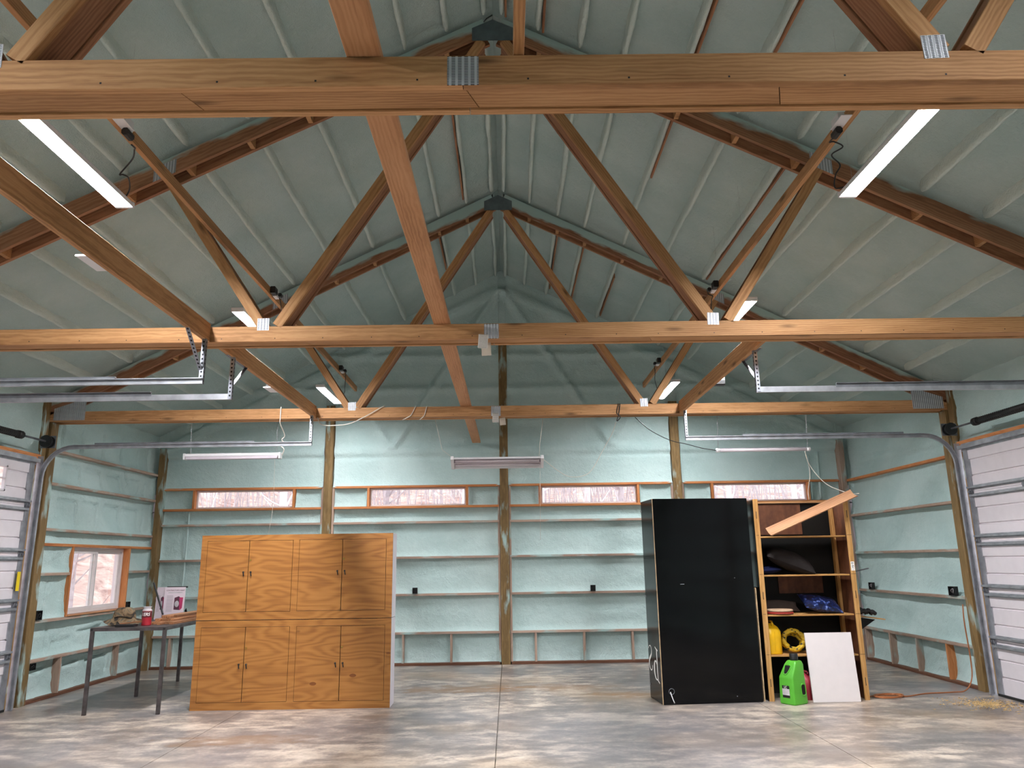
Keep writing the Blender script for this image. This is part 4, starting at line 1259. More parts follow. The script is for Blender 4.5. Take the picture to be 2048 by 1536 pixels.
# loose cables looped over the far truss chord
for i, (pts, lb, m) in enumerate((
        ([(-2.46, 10.075, 3.60), (-2.40, 10.06, 3.50), (-2.2, 10.05, 3.485), (-2.015, 10.05, 3.508), (-1.817, 10.055, 3.60), (-1.586, 10.07, 3.735), (-1.57, 10.12, 3.737)], 'white cable draped from the joist end along the far truss chord', 'cord_white'),
        ([(-1.14, 10.12, 3.737), (-1.149, 10.075, 3.72), (-1.20, 10.075, 3.62), (-1.25, 10.08, 3.585), (-1.32, 10.12, 3.56)], 'short white cable loop over the far chord, nearer the joist', 'cord_white'),
        ([(-0.985, 10.12, 3.737), (-0.994, 10.075, 3.72), (-1.02, 10.075, 3.62), (-1.046, 10.08, 3.585), (-1.09, 10.12, 3.56)], 'short white cable loop over the far chord, nearer the middle plank', 'cord_white'),
        ([(1.60, 10.12, 3.737), (1.599, 10.075, 3.72), (1.573, 10.075, 3.61), (1.617, 10.07, 3.55), (1.57, 10.09, 3.50), (1.60, 10.075, 3.60), (1.62, 10.075, 3.72), (1.62, 10.12, 3.737)], 'black cable loop with plug over the far chord', 'cord_black'))):
    o = tube('cable_loop', pts, 0.006, M[m], None)
    tag(o, lb, 'cable')

# truss tags
for x, y, z, w, h, rot, m, lb in ((-0.11, T2 - 0.004, 3.565, 0.085, 0.125, 4, 'tag', 'white printed paper tag stapled on the middle truss chord'),
                                  (-0.085, T2 + 0.09, 3.52, 0.085, 0.12, -2, 'tag_back', 'second paper tag half hidden under the middle truss'),
                                  (-0.065, T3 - 0.004, 3.565, 0.085, 0.125, 2, 'tag', 'white printed paper tag stapled on the far truss chord'),
                                  (0.03, T3 + 0.09, 3.53, 0.08, 0.10, -6, 'tag_back', 'blank tan paper tag under the far truss chord')):
    o = me('paper_tag', *boxv(-w / 2, w / 2, -0.0006, 0.0006, -h / 2, h / 2), M[m], None, Matrix.Translation((x, y, z)) @ Matrix.Rotation(R(rot), 4, 'Y') @ Matrix.Rotation(R(3), 4, 'X'))
    tag(o, lb, 'tag')

# ------------------------------------------------------------------ outlet boxes on the girts


def wall_box(loc, rz, label, clutter=False, w=0.085, h=0.10):
    t = thing('outlet_box', label, 'outlet', loc, rz)
    b = Matrix.Translation(loc) @ Matrix.Rotation(rz, 4, 'Z')
    e = 0.006
    me('box_shell', *join(boxv(-w / 2, w / 2, 0.03, 0.036, 0, h), boxv(-w / 2, w / 2, -0.01, 0.03, 0, e), boxv(-w / 2, w / 2, -0.01, 0.03, h - e, h), boxv(-w / 2, -w / 2 + e, -0.01, 0.03, e, h - e), boxv(w / 2 - e, w / 2, -0.01, 0.03, e, h - e)), M['black'], t, b)
    pts = [(-w * .3, 0.02, h * .3), (-w * .1, -0.008, h * .6), (w * .15, 0.0, h * .75), (w * .2, -0.008, h * .4), (0, 0.01, h * .25)]
    v, f = tubev(pts, 0.004, 5)
    me('wire', v, f, M['ink_grey' if clutter else 'cord_black'], t, b, smooth=True)
    return t


wall_box((-1.521, YW - 0.012, 1.163), 0, 'black outlet box on a back wall girt between cabinet and centre post')
wall_box((1.519, YW - 0.012, 1.163), 0, 'black outlet box on a back wall girt near the black cabinet')
wall_box((-XW + 0.012, 10.31, 1.022), R(90), 'black outlet box beside the overhead door post, sliding-window side', w=0.12, h=0.12)
wall_box((-XW + 0.012, 12.68, 1.022), R(90), 'black outlet box just past the sliding window', w=0.11, h=0.115)
wall_box((-XW + 0.012, 10.31, 0.41), R(90), 'low black outlet box by the overhead door post, sliding-window side', w=0.11, h=0.085)
wall_box((XW - 0.012, 12.87, 1.145), R(-90), 'black outlet box with wires on the shelf-side wall near the back corner', True, w=0.13, h=0.11)
wall_box((XW - 0.012, 10.52, 1.145), R(-90), 'black outlet box with loose wires by the overhead door post, shelf side', True, w=0.16, h=0.12)

# ------------------------------------------------------------------ extension cord and sawdust
pts = [(4.42, 9.86, 0.008), (4.62, 9.95, 0.01), (4.85, 9.93, 0.012), (4.80, 9.78, 0.014), (4.58, 9.72, 0.016), (4.50, 9.84, 0.02), (4.70, 9.99, 0.02), (4.88, 9.92, 0.022), (4.78, 9.76, 0.024), (4.54, 9.76, 0.026), (4.55, 9.92, 0.024),
       (4.78, 9.96, 0.018), (4.90, 9.86, 0.008), (5.237, 10.03, 0.008), (5.592, 10.09, 0.008), (5.80, 10.14, 0.02), (5.93, 10.2, 0.15), (5.955, 10.21, 0.36), (5.952, 10.215, 0.6), (5.948, 10.22, 0.85), (5.96, 10.22, 1.05)]
o = tube('extension_cord', pts, 0.008, M['cord_orange'], None)
tag(o, 'orange extension cord coiled on the floor and rising up a door post', 'cord')
rs = np.random.RandomState(3)
parts = []
for i in range(900):
    a, rr = rs.rand() * 6.28, abs(rs.randn()) * 0.45
    x, y = 5.58 + rr * 0.6 * math.cos(a), 9.32 + rr * 0.5 * math.sin(a)
    if x > 5.95:
        continue
    q = 0.006 + 0.016 * rs.rand()
    w = rs.rand() * 3.14
    parts.append(([(x + q * math.cos(w), y + q * math.sin(w), 0.001), (x - q * math.sin(w) * .4, y + q * math.cos(w) * .4, 0.001), (x - q * math.cos(w), y - q * math.sin(w), 0.001), (x, y, 0.005 + 0.006 * rs.rand())], [(0, 1, 3), (1, 2, 3), (2, 0, 3)]))
o = me('sawdust', *join(*parts), M['sawdust'])
tag(o, 'patch of pale sawdust on the concrete near the shelf-side overhead door', 'sawdust', kind='stuff')

# ------------------------------------------------------------------ plywood cabinets


def ply_cabinet(z0, h, top, bot, dl, label, zoff, lockz, handz, offs):
    x0, w, dep = -3.735, 2.38, 0.33
    t = thing('plywood_cabinet', label, 'cabinet', (x0, 9.70, z0), group='stacked plywood cabinets')
    b = Matrix.Translation((x0, 9.70, z0))
    pm = M['ply_upper' if z0 > 0.5 else 'ply']
    e = 0.018
    me('cabinet_body', *join(boxv(0, e, e, dep, 0, h), boxv(w - e, w, e, dep, 0, h), boxv(e, w - e, e, dep, 0, e), boxv(e, w - e, e, dep, h - e, h), boxv(e, w - e, dep - e, dep, e, h - e)), M['melamine'], t, b)
    xs = dl
    Z0, Z1 = bot, h - top
    g = 0.004
    # face frame is one sheet: rails, stiles; its mesh keeps the cabinet's coordinates so the figure runs across the doors
    fr = me('face_frame', *join(boxv(0, w, 0, e, 0, Z0), boxv(0, w, 0, e, Z1, h), boxv(0, xs[0], 0, e, Z0, Z1), boxv(xs[2], xs[3], 0, e, Z0, Z1), boxv(xs[5], w, 0, e, Z0, Z1)), pm, t, b)
    k_ = 0
    for a, c in ((xs[0], xs[1]), (xs[1], xs[2]), (xs[3], xs[4]), (xs[4], xs[5])):
        o_ = offs[k_]
        d = me('door', *boxv(a + g, c - g, -0.002 + o_, e - 0.003, Z0 + g, Z1 - g), pm, t, b)
        lft = k_ % 2 == 0
        hx = (c - 0.055) if lft else (a + 0.035)
        hz = handz
        v1, f1 = tubev([(hx, 0.0, hz), (hx, -0.022, hz)], 0.010, 10, 0)
        v2, f2 = tubev([(hx, -0.017, hz + 0.004), (hx + 0.004, -0.020, hz - 0.02), (hx + 0.01, -0.018, hz - 0.048)], 0.0065, 8, 3)
        me('handle', *join((v1, f1), (v2, f2)), M['black'], d, b, smooth=True)
        if not lft:
            lx = a + 0.022
            v1, f1 = tubev([(lx, 0.0, lockz), (lx, -0.009, lockz)], 0.012, 12, 0)
            me('lock', v1, f1, M['brass'], d, b, smooth=False)
        k_ += 1
    return t


ply_cabinet(0.0, 1.022, 0.075, 0.085, (0.07, 0.61, 1.147, 1.228, 1.77, 2.305), 'lower plywood cabinet with eight-inch rails, standing on the floor'.replace(' with eight-inch rails', ' with white sides'), 0, 0.70, 0.515, (0, 0, 0, 0.002))
lowc = bpy.data.objects['plywood_cabinet']
for px_, pz_, w_ in ((1.455, 0.283, 0.042), (1.93, 0.37, 0.042), (2.352, 0.62, 0.026)):
    v, f = prism([(w_ * math.cos(a), w_ * 0.5 * math.sin(a) * abs(math.sin(a)) ** .3) for a in np.linspace(0, 2 * math.pi, 17)[:-1]], -0.0026, -0.0019 if px_ < 2.3 else 0.0)
    me('plug_patch', v, f, M['patch'], lowc, Matrix.Translation((-3.735 + px_, 9.70, pz_)))
ply_cabinet(1.030, 1.016, 0.068, 0.092, (0.072, 0.597, 1.14, 1.217, 1.756, 2.30), 'upper plywood cabinet with four doors, stacked on the lower one', 0, 0.71, 0.565, (0, -0.002, 0, -0.002))

# ------------------------------------------------------------------ black cabinet
BC = (1.89, 9.57, 0.0)
brz = math.atan2(0.103, 1.211)
bt = thing('black_cabinet', 'tall glossy black laminate cabinet next to the open shelves', 'cabinet', BC, brz)
bb = Matrix.Translation(BC) @ Matrix.Rotation(brz, 4, 'Z')
W_, H_, D_ = 1.215, 2.412, 0.56
box('front_panel', 0.001, W_, 0.0, 0.017, 0.003, H_, M['black_lam'], bt, 0, bb)
box('front_panel_edge', -0.006, 0.001, 0.0005, 0.0165, 0.003, H_ - 0.001, M['ply_edge'], bt, 0, bb)['label'] = 'pale raw plywood edge'
box('side_panel', -0.004, 0.014, 0.019, D_, 0.003, H_, M['black_lam'], bt, 0, bb)
box('side_panel', W_ - 0.018, W_, 0.018, D_, 0.003, H_, M['black_lam'], bt, 0, bb)
box('back_panel', 0.015, W_ - 0.019, D_ - 0.018, D_, 0.003, H_, M['black_inner'], bt, 0, bb)
box('top_panel', 0.015, W_ - 0.019, 0.018, D_ - 0.019, H_ - 0.018, H_, M['black_lam'], bt, 0, bb)
box('base_panel', 0.015, W_ - 0.019, 0.018, D_ - 0.019, 0.0, 0.018, M['black_inner'], bt, 0, bb)
for z in (2.29, 1.22, 0.16):
    box('clip', -0.012, -0.004, D_ - 0.03, D_ + 0.006, z - 0.012, z + 0.012, M['galv'], bt, 0, bb)


def flat_stroke(pts, w, x, parent, base, closed=False):
    """a painted stroke on the side panel: pts in (y,z)"""
    P = spline([(p[0], p[1], 0) for p in pts], 8)
    V, F = [], []
    for i, p in enumerate(P):
        t = P[min(i + 1, len(P) - 1)] - P[max(i - 1, 0)]
        t = t / (np.linalg.norm(t) + 1e-9)
        ww = w(i / (len(P) - 1)) if callable(w) else w
        for q in (-1, 1):
            V.append((x, p[0] - t[1] * q * ww, p[1] + t[0] * q * ww))
    for i in range(len(P) - 1):
        F.append((2 * i, 2 * i + 1, 2 * i + 3, 2 * i + 2))
    return V, F


# upside-down serif P and S in white on the side panel
XS = -0.0046
P1 = flat_stroke([(0.175, 0.60), (0.172, 0.50), (0.172, 0.38), (0.165, 0.25)], 0.014, XS, bt, bb)
P2 = flat_stroke([(0.245, 0.63), (0.20, 0.612), (0.165, 0.605), (0.13, 0.595)], 0.008, XS, bt, bb)
P3 = flat_stroke([(0.20, 0.262), (0.165, 0.25), (0.10, 0.228)], 0.008, XS, bt, bb)
P4 = flat_stroke([(0.172, 0.425), (0.22, 0.465), (0.275, 0.455), (0.305, 0.40), (0.305, 0.33), (0.27, 0.275), (0.22, 0.255), (0.17, 0.262)], lambda t: 0.006 + 0.016 * math.exp(-((t - .5) / .25) ** 2), XS, bt, bb)
me('lettering', *join(P1, P2, P3, P4), M['white_paint'], bt, bb)
S1 = flat_stroke([(0.385, 0.40), (0.41, 0.355), (0.46, 0.335), (0.51, 0.36), (0.535, 0.41), (0.515, 0.46), (0.465, 0.495), (0.42, 0.53), (0.405, 0.575), (0.425, 0.61), (0.46, 0.625), (0.51, 0.615), (0.545, 0.585)],
                 lambda t: 0.005 + 0.013 * math.exp(-((t - .45) / .2) ** 2), XS, bt, bb)
me('lettering', *S1, M['white_paint'], bt, bb)
# cable grommet with a white rod poking out, and screws
ring = [(0.105 + 0.033 * math.cos(a), -0.002, 0.150 + 0.033 * math.sin(a)) for a in np.linspace(0, 2 * math.pi, 17)]
v, f = tubev(ring, 0.0035, 6, 0)
me('grommet', v, f, M['galv_dark'], bt, bb, smooth=True)
v, f = tubev([(0.09, 0.0, 0.145), (0.105, -0.02, 0.08), (0.125, -0.03, 0.025)], 0.0055, 6, 3)
me('rod', v, f, M['white_plastic'], bt, bb, smooth=True)
for x, z in ((0.90, 0.075), (0.98, 1.44)):
    v, f = tubev([(x, 0.0, z), (x, -0.003, z)], 0.005, 8, 0)
    me('screw', v, f, M['galv'], bt, bb)
v, f = boxv(0.29, 0.34, -0.003, 0.0, 1.372, 1.378)
me('catch', v, f, M['galv'], bt, bb)

# thin sheet standing between the black cabinet and the shelves
o = box('panel_sheet', 3.128, 3.142, 9.72, 10.25, 0.0, 1.315, M['ply_edge'], None)
tag(o, 'thin sheet on edge in the gap between black cabinet and shelves', 'sheet')

# ------------------------------------------------------------------ open shelf unit
SH = (3.186, 9.70, 0.0)
st = thing('shelf_unit', 'tall open wooden shelf unit holding pillows and jugs', 'shelf', SH)
sb = Matrix.Translation(SH)
SW, SHH, SD = 1.205, 2.40, 0.58
for x0, x1 in ((0.0, 0.062), (SW - 0.06, SW)):
    s_ = board('stile', (SH[0] + (x0 + x1) / 2, 9.71, 0.0), (SH[0] + (x0 + x1) / 2, 9.71, SHH), x1 - x0, 0.02, M['stile'], st, up=(1, 0, 0))
    for z in (2.20, 1.22, 0.209):
        xm = SH[0] + (x0 + x1) / 2
        me('slot', *join(boxv(xm - 0.004, xm + 0.004, 9.699, 9.702, z - 0.045, z + 0.045)), M['ink_black'], s_)
    for z in (1.95, 1.475, 1.0, 0.53):
        xm = SH[0] + (x0 + x1) / 2
        if x0 == 0:
            me('screw_mark', *join(*[boxv(xm + q - 0.003, xm + q + 0.003, 9.699, 9.702, z - 0.004, z + 0.004) for q in (-0.016, -0.004, 0.008)]), M['ink_black'], s_)
        else:
            me('pencil_line', *boxv(xm - 0.03, xm + 0.03, 9.699, 9.702, z - 0.012, z - 0.008), M['ink_black'], s_)
box('side_panel', -0.004, 0.012, 0.021, SD, 0.0, SHH - 0.01, M['black_lam'], st, 0, sb)
box('side_panel_lining', 0.013, 0.022, 0.021, SD - 0.02, 0.0, SHH - 0.01, M['ply_inner'], st, 0, sb)
box('side_panel', SW - 0.016, SW, 0.021, SD, 0.0, SHH - 0.01, M['black_inner'], st, 0, sb)
box('side_panel_lining', SW - 0.026, SW - 0.017, 0.021, SD - 0.02, 0.0, SHH - 0.01, M['ply_inner'], st, 0, sb)
box('back_panel', 0.013, SW - 0.017, SD - 0.012, SD, 0.0, SHH - 0.02, M['black_inner'], st, 0, sb)
box('back_board', 0.03, 0.80, SD - 0.03, SD - 0.013, 1.97, SHH - 0.03, M['ply_inner'], st, 0, sb)
box('back_board', 0.42, 1.0, SD - 0.03, SD - 0.013, 1.22, 1.46, M['ply_inner'], st, 0, sb)
for y in (SD - 0.13,):
    board('upright', (SH[0] + SW - 0.045, SH[1] + y, 0.0), (SH[0] + SW - 0.045, SH[1] + y, SHH - 0.02), 0.036, 0.08, M['stile'], st, up=(1, 0, 0))
for z in (1.938, 1.465, 0.99, 0.52):
    board('shelf', (SH[0] + 0.024, SH[1] + 0.02 + 0.24, z - 0.01), (SH[0] + SW - 0.068, SH[1] + 0.02 + 0.24, z - 0.01), 0.46, 0.018, M['stile'], st, up=(0, 1, 0))
box('top_rail', 0.02, SW - 0.02, SD - 0.06, SD - 0.03, SHH - 0.02, SHH + 0.005, M['fir'], st, 0, sb)
lb_ = box('label_card', SW - 0.053, SW - 0.008, -0.0016, -0.0004, 1.505, 1.614, M['white_paint'], st, 0, sb)
lb_['label'] = 'white card with black scrawl'
me('scrawl', *join(boxv(SW - 0.046, SW - 0.018, -0.002, -0.0015, 1.592, 1.600), boxv(SW - 0.034, SW - 0.030, -0.002, -0.0015, 1.535, 1.58), boxv(SW - 0.03, SW - 0.018, -0.002, -0.0015, 1.565, 1.569), boxv(SW - 0.022, SW - 0.018, -0.002, -0.0015, 1.55, 1.569),
                   boxv(SW - 0.042, SW - 0.026, -0.002, -0.0015, 1.548, 1.552), boxv(SW - 0.03, SW - 0.02, -0.002, -0.0015, 1.535, 1.539), boxv(SW - 0.032, SW - 0.024, -0.002, -0.0015, 1.514, 1.519)), M['ink_black'], lb_, sb)
# little outrigger ledge on the unit's outer side
board('side_ledge', (4.40, 10.0, 0.955), (4.80, 9.98, 0.90), 0.10, 0.014, M['stile'], st, up=(0, 1, 0))
me('ledge_bracket', *prism([(4.392, 0.94), (4.70, 0.895), (4.392, 0.70)], 10.0, 10.02), M['black_inner'], st)
board('side_strip', (4.39, 10.0, 1.46), (4.69, 10.0, 1.525), 0.035, 0.012, M['galv_dark'], st, up=(0, 1, 0))

# curved plank resting on the shelves
p0, p1 = Vector((3.325, 9.60, 1.968)), Vector((4.44, 9.60, 2.435))
ax = (p1 - p0).normalized()
nz = Vector((-ax.z, 0, ax.x))
n, V, F = 9, [], []
sec = []
for i in range(n):
    a = -1 + 2 * i / (n - 1)
    sec.append((a * 0.075, 0.035 * (a * a) - 0.0175))
full = sec + [(b, c + 0.014) for b, c in reversed(sec)]
tilt = R(38)
for P_ in (p0, p1):
    for b, c in full:
        # b runs down-and-outward toward the room, c is the hollow side
        dy = -math.cos(tilt) * b - math.sin(tilt) * c
        dn = -math.sin(tilt) * b + math.cos(tilt) * c
        V.append(tuple(P_ + nz * dn + Vector((0, dy, 0))))
m = len(full)
F = [tuple(range(m)), tuple(range(2 * m - 1, m - 1, -1))] + [(i, (i + 1) % m, (i + 1) % m + m, i + m) for i in range(m)]
cc = (p0 + p1) / 2
xq, yq = ax, Vector((0, 1, 0))
zq = xq.cross(yq)
Wm = Matrix(((xq.x, yq.x, zq.x, cc.x), (xq.y, yq.y, zq.y, cc.y), (xq.z, yq.z, zq.z, cc.z), (0, 0, 0, 1)))
inv = Wm.inverted()
M['peach'] = wood('peach_veneer', rgb(160, 116, 84), rgb(180, 134, 100), rgb(192, 148, 114), knots=0, vary=0.05)
o = me('curved_plank', [tuple(inv @ Vector(v)) for v in V], F, M['peach'], None, Wm)
tag(o, 'hollow curved wooden plank leaning across the top of the shelf unit', 'plank')

# ------------------------------------------------------------------ things on the shelves


def blob(name, loc, size, mat, label, cat, rot=(0, 0, 0), seed=1, power=0.5, flat=0.0, group=None, corners=0.25, n=22, rest=None):
    """a pillow: two bulged faces meeting at a seam with pulled-out corners"""
    V, F = [], []
    sx, sy, sz = size
    for side in (1, -1):
        o = len(V)
        for i in range(n):
            for j in range(n):
                u, v = -1 + 2 * i / (n - 1), -1 + 2 * j / (n - 1)
                edge = max(0.0, (1 - u * u) * (1 - v * v)) ** power
                pin = 1 - corners * 0.3 * ((1 - abs(u)) * abs(v) ** 3 + (1 - abs(v)) * abs(u) ** 3)
                w = 0.12 * math.sin(5 * u + seed) * math.sin(4 * v + 2 * seed) * edge
                V.append((u * sx / 2 * (1 - corners * 0.25 * (1 - abs(v)) ** 0 * (1 - u * u) * 0) * (pin if abs(u) > .5 else 1), v * sy / 2 * (pin if abs(v) > .5 else 1), side * sz / 2 * (edge * (1 + w))))
        for i in range(n - 1):
            for j in range(n - 1):
                q = (o + i * n + j, o + (i + 1) * n + j, o + (i + 1) * n + j + 1, o + i * n + j + 1)
                F.append(q if side > 0 else q[::-1])
    E_ = Matrix.Rotation(rot[2], 4, 'Z') @ Matrix.Rotation(rot[1], 4, 'Y') @ Matrix.Rotation(rot[0], 4, 'X')
    if rest is not None:      # let it down (or up) until its lowest point touches what carries it
        low = min((E_ @ Vector(v)).z for v in V)
        loc = (loc[0], loc[1], rest + 0.001 - low)
    ob = me(name, V, F, mat, None, Matrix.Translation(loc) @ E_, smooth=True)
    return tag(ob, label, cat, group)


blob('throw_pillow', (3.665, 9.95, 1.62), (0.62, 0.42, 0.22), M['pillow_grey'], 'charcoal pillow slanting down on the second shelf from the top', 'pillow', (R(16), R(21), R(-6)), 1, rest=1.466)
blob('throw_pillow', (3.375, 10.0, 1.528), (0.30, 0.34, 0.10), M['navy'], 'dark navy pillow under the charcoal pillow', 'pillow', (0, R(-4), R(3)), 2, rest=1.466)
blob('throw_pillow', (3.52, 10.135, 1.115), (0.54, 0.18, 0.13), M['pillow_taupe'], 'grey-brown pillow on the middle shelf behind the round discs', 'pillow', (R(35), R(2), 0), 4, rest=0.991)
blob('sequin_pillow', (4.00, 9.93, 1.095), (0.48, 0.34, 0.15), M['sequin'], 'blue sequined pillow on the middle shelf', 'pillow', (R(26), R(9), R(2)), 3, rest=0.991)
for z, m, lbl, r_ in ((0.993, 'disc_red', 'flat red disc lying under the cream disc on the middle shelf', 0.165), (1.022, 'disc_cream', 'cream round lid on top of the red disc', 0.158)):
    o = lathe('round_disc', [(r_ * .9, 0), (r_, 0.006), (r_, 0.02), (r_ * .93, 0.027), (0.02, 0.027)], M[m], None, Matrix.Translation((3.46, 9.87, z)), 28)
    tag(o, lbl, 'disc')


def jug(loc, rz, mat, label, dims, kind):
    w, d, h = dims
    t = thing('yellow_jug' if kind == 'yellow' else 'fuel_can', label, 'jug', loc, rz)
    b = Matrix.Translation(loc) @ Matrix.Rotation(rz, 4, 'Z')
    # rounded-box body with sloped shoulders
    levels = [(0.0, .93), (.02, 1.0), (.55, 1.0), (.74, .98), (.88, .72), (.955, .42), (1.0, .36)]
    V, F = [], []
    nn = 20
    for z, s in levels:
        for i in range(nn):
            a = 2 * math.pi * i / nn
            c, q = math.cos(a), math.sin(a)
            p = (abs(c) ** 5 + abs(q) ** 5) ** (-1 / 5)
            V.append((c * p * w / 2 * s, q * p * d / 2 * (s if z > .8 else 1), z * h))
    for i in range(len(levels) - 1):
        for j in range(nn):
            F.append((i * nn + j, i * nn + (j + 1) % nn, (i + 1) * nn + (j + 1) % nn, (i + 1) * nn + j))
    F += [tuple(range(nn - 1, -1, -1)), tuple(range((len(levels) - 1) * nn, len(levels) * nn))]
    bd = me('body', V, F, mat, t, b, smooth=True)
    v, f = tubev([(0, -d * .28, h * .93), (0, -d * .28, h * 1.05), (0, d * .2, h * 1.05), (0, d * .3, h * .9)], 0.013, 8, 3)
    me('handle', v, f, mat, t, b, smooth=True)
    lathe('cap', [(0.024, 0), (0.024, 0.03), (0.018, 0.034)], M['black'], t, b @ Matrix.Translation((w * .12, 0, h)), 14)
    me('seam', *join(boxv(-0.003, 0.003, -d / 2 - 0.003, -d / 2 + .004, 0.03, h * .74)), mat, t, b)
    return t


jug((3.335, 9.93, 0.521), R(6), M['yellow'], 'yellow fuel jug on the lowest shelf behind the stile', (0.205, 0.26, 0.36), 'yellow')
jug((3.655, 9.86, 0.0), R(60), M['red_plastic'], 'red fuel can on the floor behind the white board', (0.20, 0.24, 0.30), 'red')
# hose coil
parts = []
pts = []
for i in range(0, 150):
    a = i / 24 * 2 * math.pi
    rr = 0.125 - 0.012 * math.sin(i * .7) - 0.008 * (i % 24) / 24
    pts.append((rr * math.cos(a), 0.045 * math.sin(i * 0.13 + 1) + 0.01 * math.sin(i * 1.9), rr * math.sin(a) * 0.92))
v, f = tubev(pts, 0.021, 7, 0)
o = me('hose_coil', v, f, M['coil'], None, Matrix.Translation((3.62, 9.95, 0.661)) @ Matrix.Rotation(R(-28), 4, 'X'), smooth=True)
tag(o, 'coil of yellow and black hose on the lowest shelf', 'hose')
v = []
parts = []
for i in range(5):
    a = i * 1.256
    parts.append(tubev([(0.03 * math.cos(a) + 0.05 * i - 0.12, 0.0, 0.0), (0.05 * i - 0.10, -0.02, 0.035 + .01 * (i % 2)), (0.05 * i - 0.05, 0.0, 0.015)], 0.026, 7, 4))
v, f = join(*parts)
o = me('work_glove', v, f, M['black'], None, Matrix.Translation((4.555, 9.99, 0.975)) @ Matrix.Rotation(R(8), 4, 'Y'), smooth=True)
tag(o, 'crumpled black work glove on the small ledge outside the shelf unit', 'glove')

# green jug ---------------------------------------------------------------
GJ = (3.425, 9.555, 0.0)
grz = R(-58)
gt = thing('green_jug', 'bright green utility jug with black cap before the shelf unit', 'jug', GJ, grz)
gb = Matrix.Translation(GJ) @ Matrix.Rotation(grz, 4, 'Z')


def rounded_rect(w, d, r, n=4):
    out = []
    for cx, cy, a0 in ((w / 2 - r, d / 2 - r, 0), (-w / 2 + r, d / 2 - r, 90), (-w / 2 + r, -d / 2 + r, 180), (w / 2 - r, -d / 2 + r, 270)):
        for k_ in range(n):
            a = R(a0 + 90 * k_ / (n - 1))
            out.append((cx + r * math.cos(a), cy + r * math.sin(a)))
    return out


lv = [(0.0, 0.205, 0.235, 0, 0.03), (0.012, 0.22, 0.25, 0, 0.03), (0.05, 0.222, 0.252, 0, 0.03), (0.285, 0.205, 0.235, 0, 0.028), (0.30, 0.20, 0.232, 0.0, 0.026), (0.44, 0.165, 0.155, 0.03, 0.022), (0.475, 0.13, 0.125, 0.035, 0.02), (0.482, 0.11, 0.11, 0.035, 0.02)]
V, F = [], []
for z, w, d, oy, r_ in lv:
    V += [(x + oy * 0.7, y + oy, z) for x, y in rounded_rect(w, d, r_)]
nn = 16
for i in range(len(lv) - 1):
    for j in range(nn):
        F.append((i * nn + j, i * nn + (j + 1) % nn, (i + 1) * nn + (j + 1) % nn, (i + 1) * nn + j))
F += [tuple(range(nn - 1, -1, -1)), tuple(range((len(lv) - 1) * nn, len(lv) * nn))]
jb = me('body', V, F, M['lime'], gt, gb, smooth=True)
jb.data.set_sharp_from_angle(angle=R(28))
# grip openings: dark recesses with raised rims
# upper opening on the sloping face (-y side), side opening on the +x face


def recess(name, quad, nrm, mat, rim):
    q = [Vector(p) for p in quad]
    nrm = Vector(nrm).normalized()
    c = sum(q, Vector()) / 4
    out = [p + nrm * 0.0015 for p in q]
    me(name, [tuple(p) for p in out] + [tuple(p - nrm * 0.02) for p in out], [(0, 1, 2, 3), (7, 6, 5, 4), (0, 4, 5, 1), (1, 5, 6, 2), (2, 6, 7, 3), (3, 7, 4, 0)], mat, gt, gb)
    v, f = tubev([tuple(p + nrm * 0.002) for p in q + [q[0], q[1]]], rim, 6, 3)
    me('grip_rim', v, f, M['lime'], gt, gb, smooth=True)


def yface(z):   # -y face of the upper cone
    t = (z - 0.30) / 0.14
    return -0.116 + t * (0.116 - 0.0775 + 0.03)


recess('grip_opening', [(-0.03, yface(0.335) - .001, 0.335), (0.012, yface(0.335) - .001, 0.335), (0.045, yface(0.425) - .001, 0.425), (-0.035, yface(0.425) - .001, 0.425)], (0, -1, 0.45), M['black_inner'], 0.006)
recess('grip_opening', [(0.108, 0.02, 0.105), (0.108, 0.085, 0.105), (0.104, 0.085, 0.215), (0.104, 0.02, 0.215)], (1, 0, 0.03), M['black_inner'], 0.006)
lathe('cap', [(0.045, 0), (0.047, 0.01), (0.049, 0.012), (0.049, 0.07), (0.044, 0.078), (0.02, 0.078)], M['black'], gt, gb @ Matrix.Translation((0.0245, 0.035, 0.482)), 20)
lab = me('label', *boxv(-0.05, 0.05, -0.1262, -0.124, 0.075, 0.21), M['ink_black'], gt, gb)
lab['label'] = 'black and white label'
me('label_field', *boxv(-0.05, 0.05, -0.1272, -0.1262, 0.105, 0.175), M['ink_grey'], lab, gb)
tv, tf = text_mesh('LC', 0.036)
me('lettering', tv, tf, M['white_paint'], lab, gb @ Matrix.Translation((-0.002, -0.1275, 0.192)) @ Matrix.Rotation(R(90), 4, 'X'))

# white board leaning on the shelf unit -----------------------------------------
wbv = boxv(-0.2825, 0.2825, -0.009, 0.009, 0, 0.782)
a = math.atan2(0.083, 0.775)
o = me('white_board', *wbv, M['white_board'], None, Matrix.Translation((3.95, 9.598, 0.001)) @ Matrix.Rotation(-a, 4, 'X'))
tag(o, 'blank white panel leaning on the foot of the shelf unit', 'board')

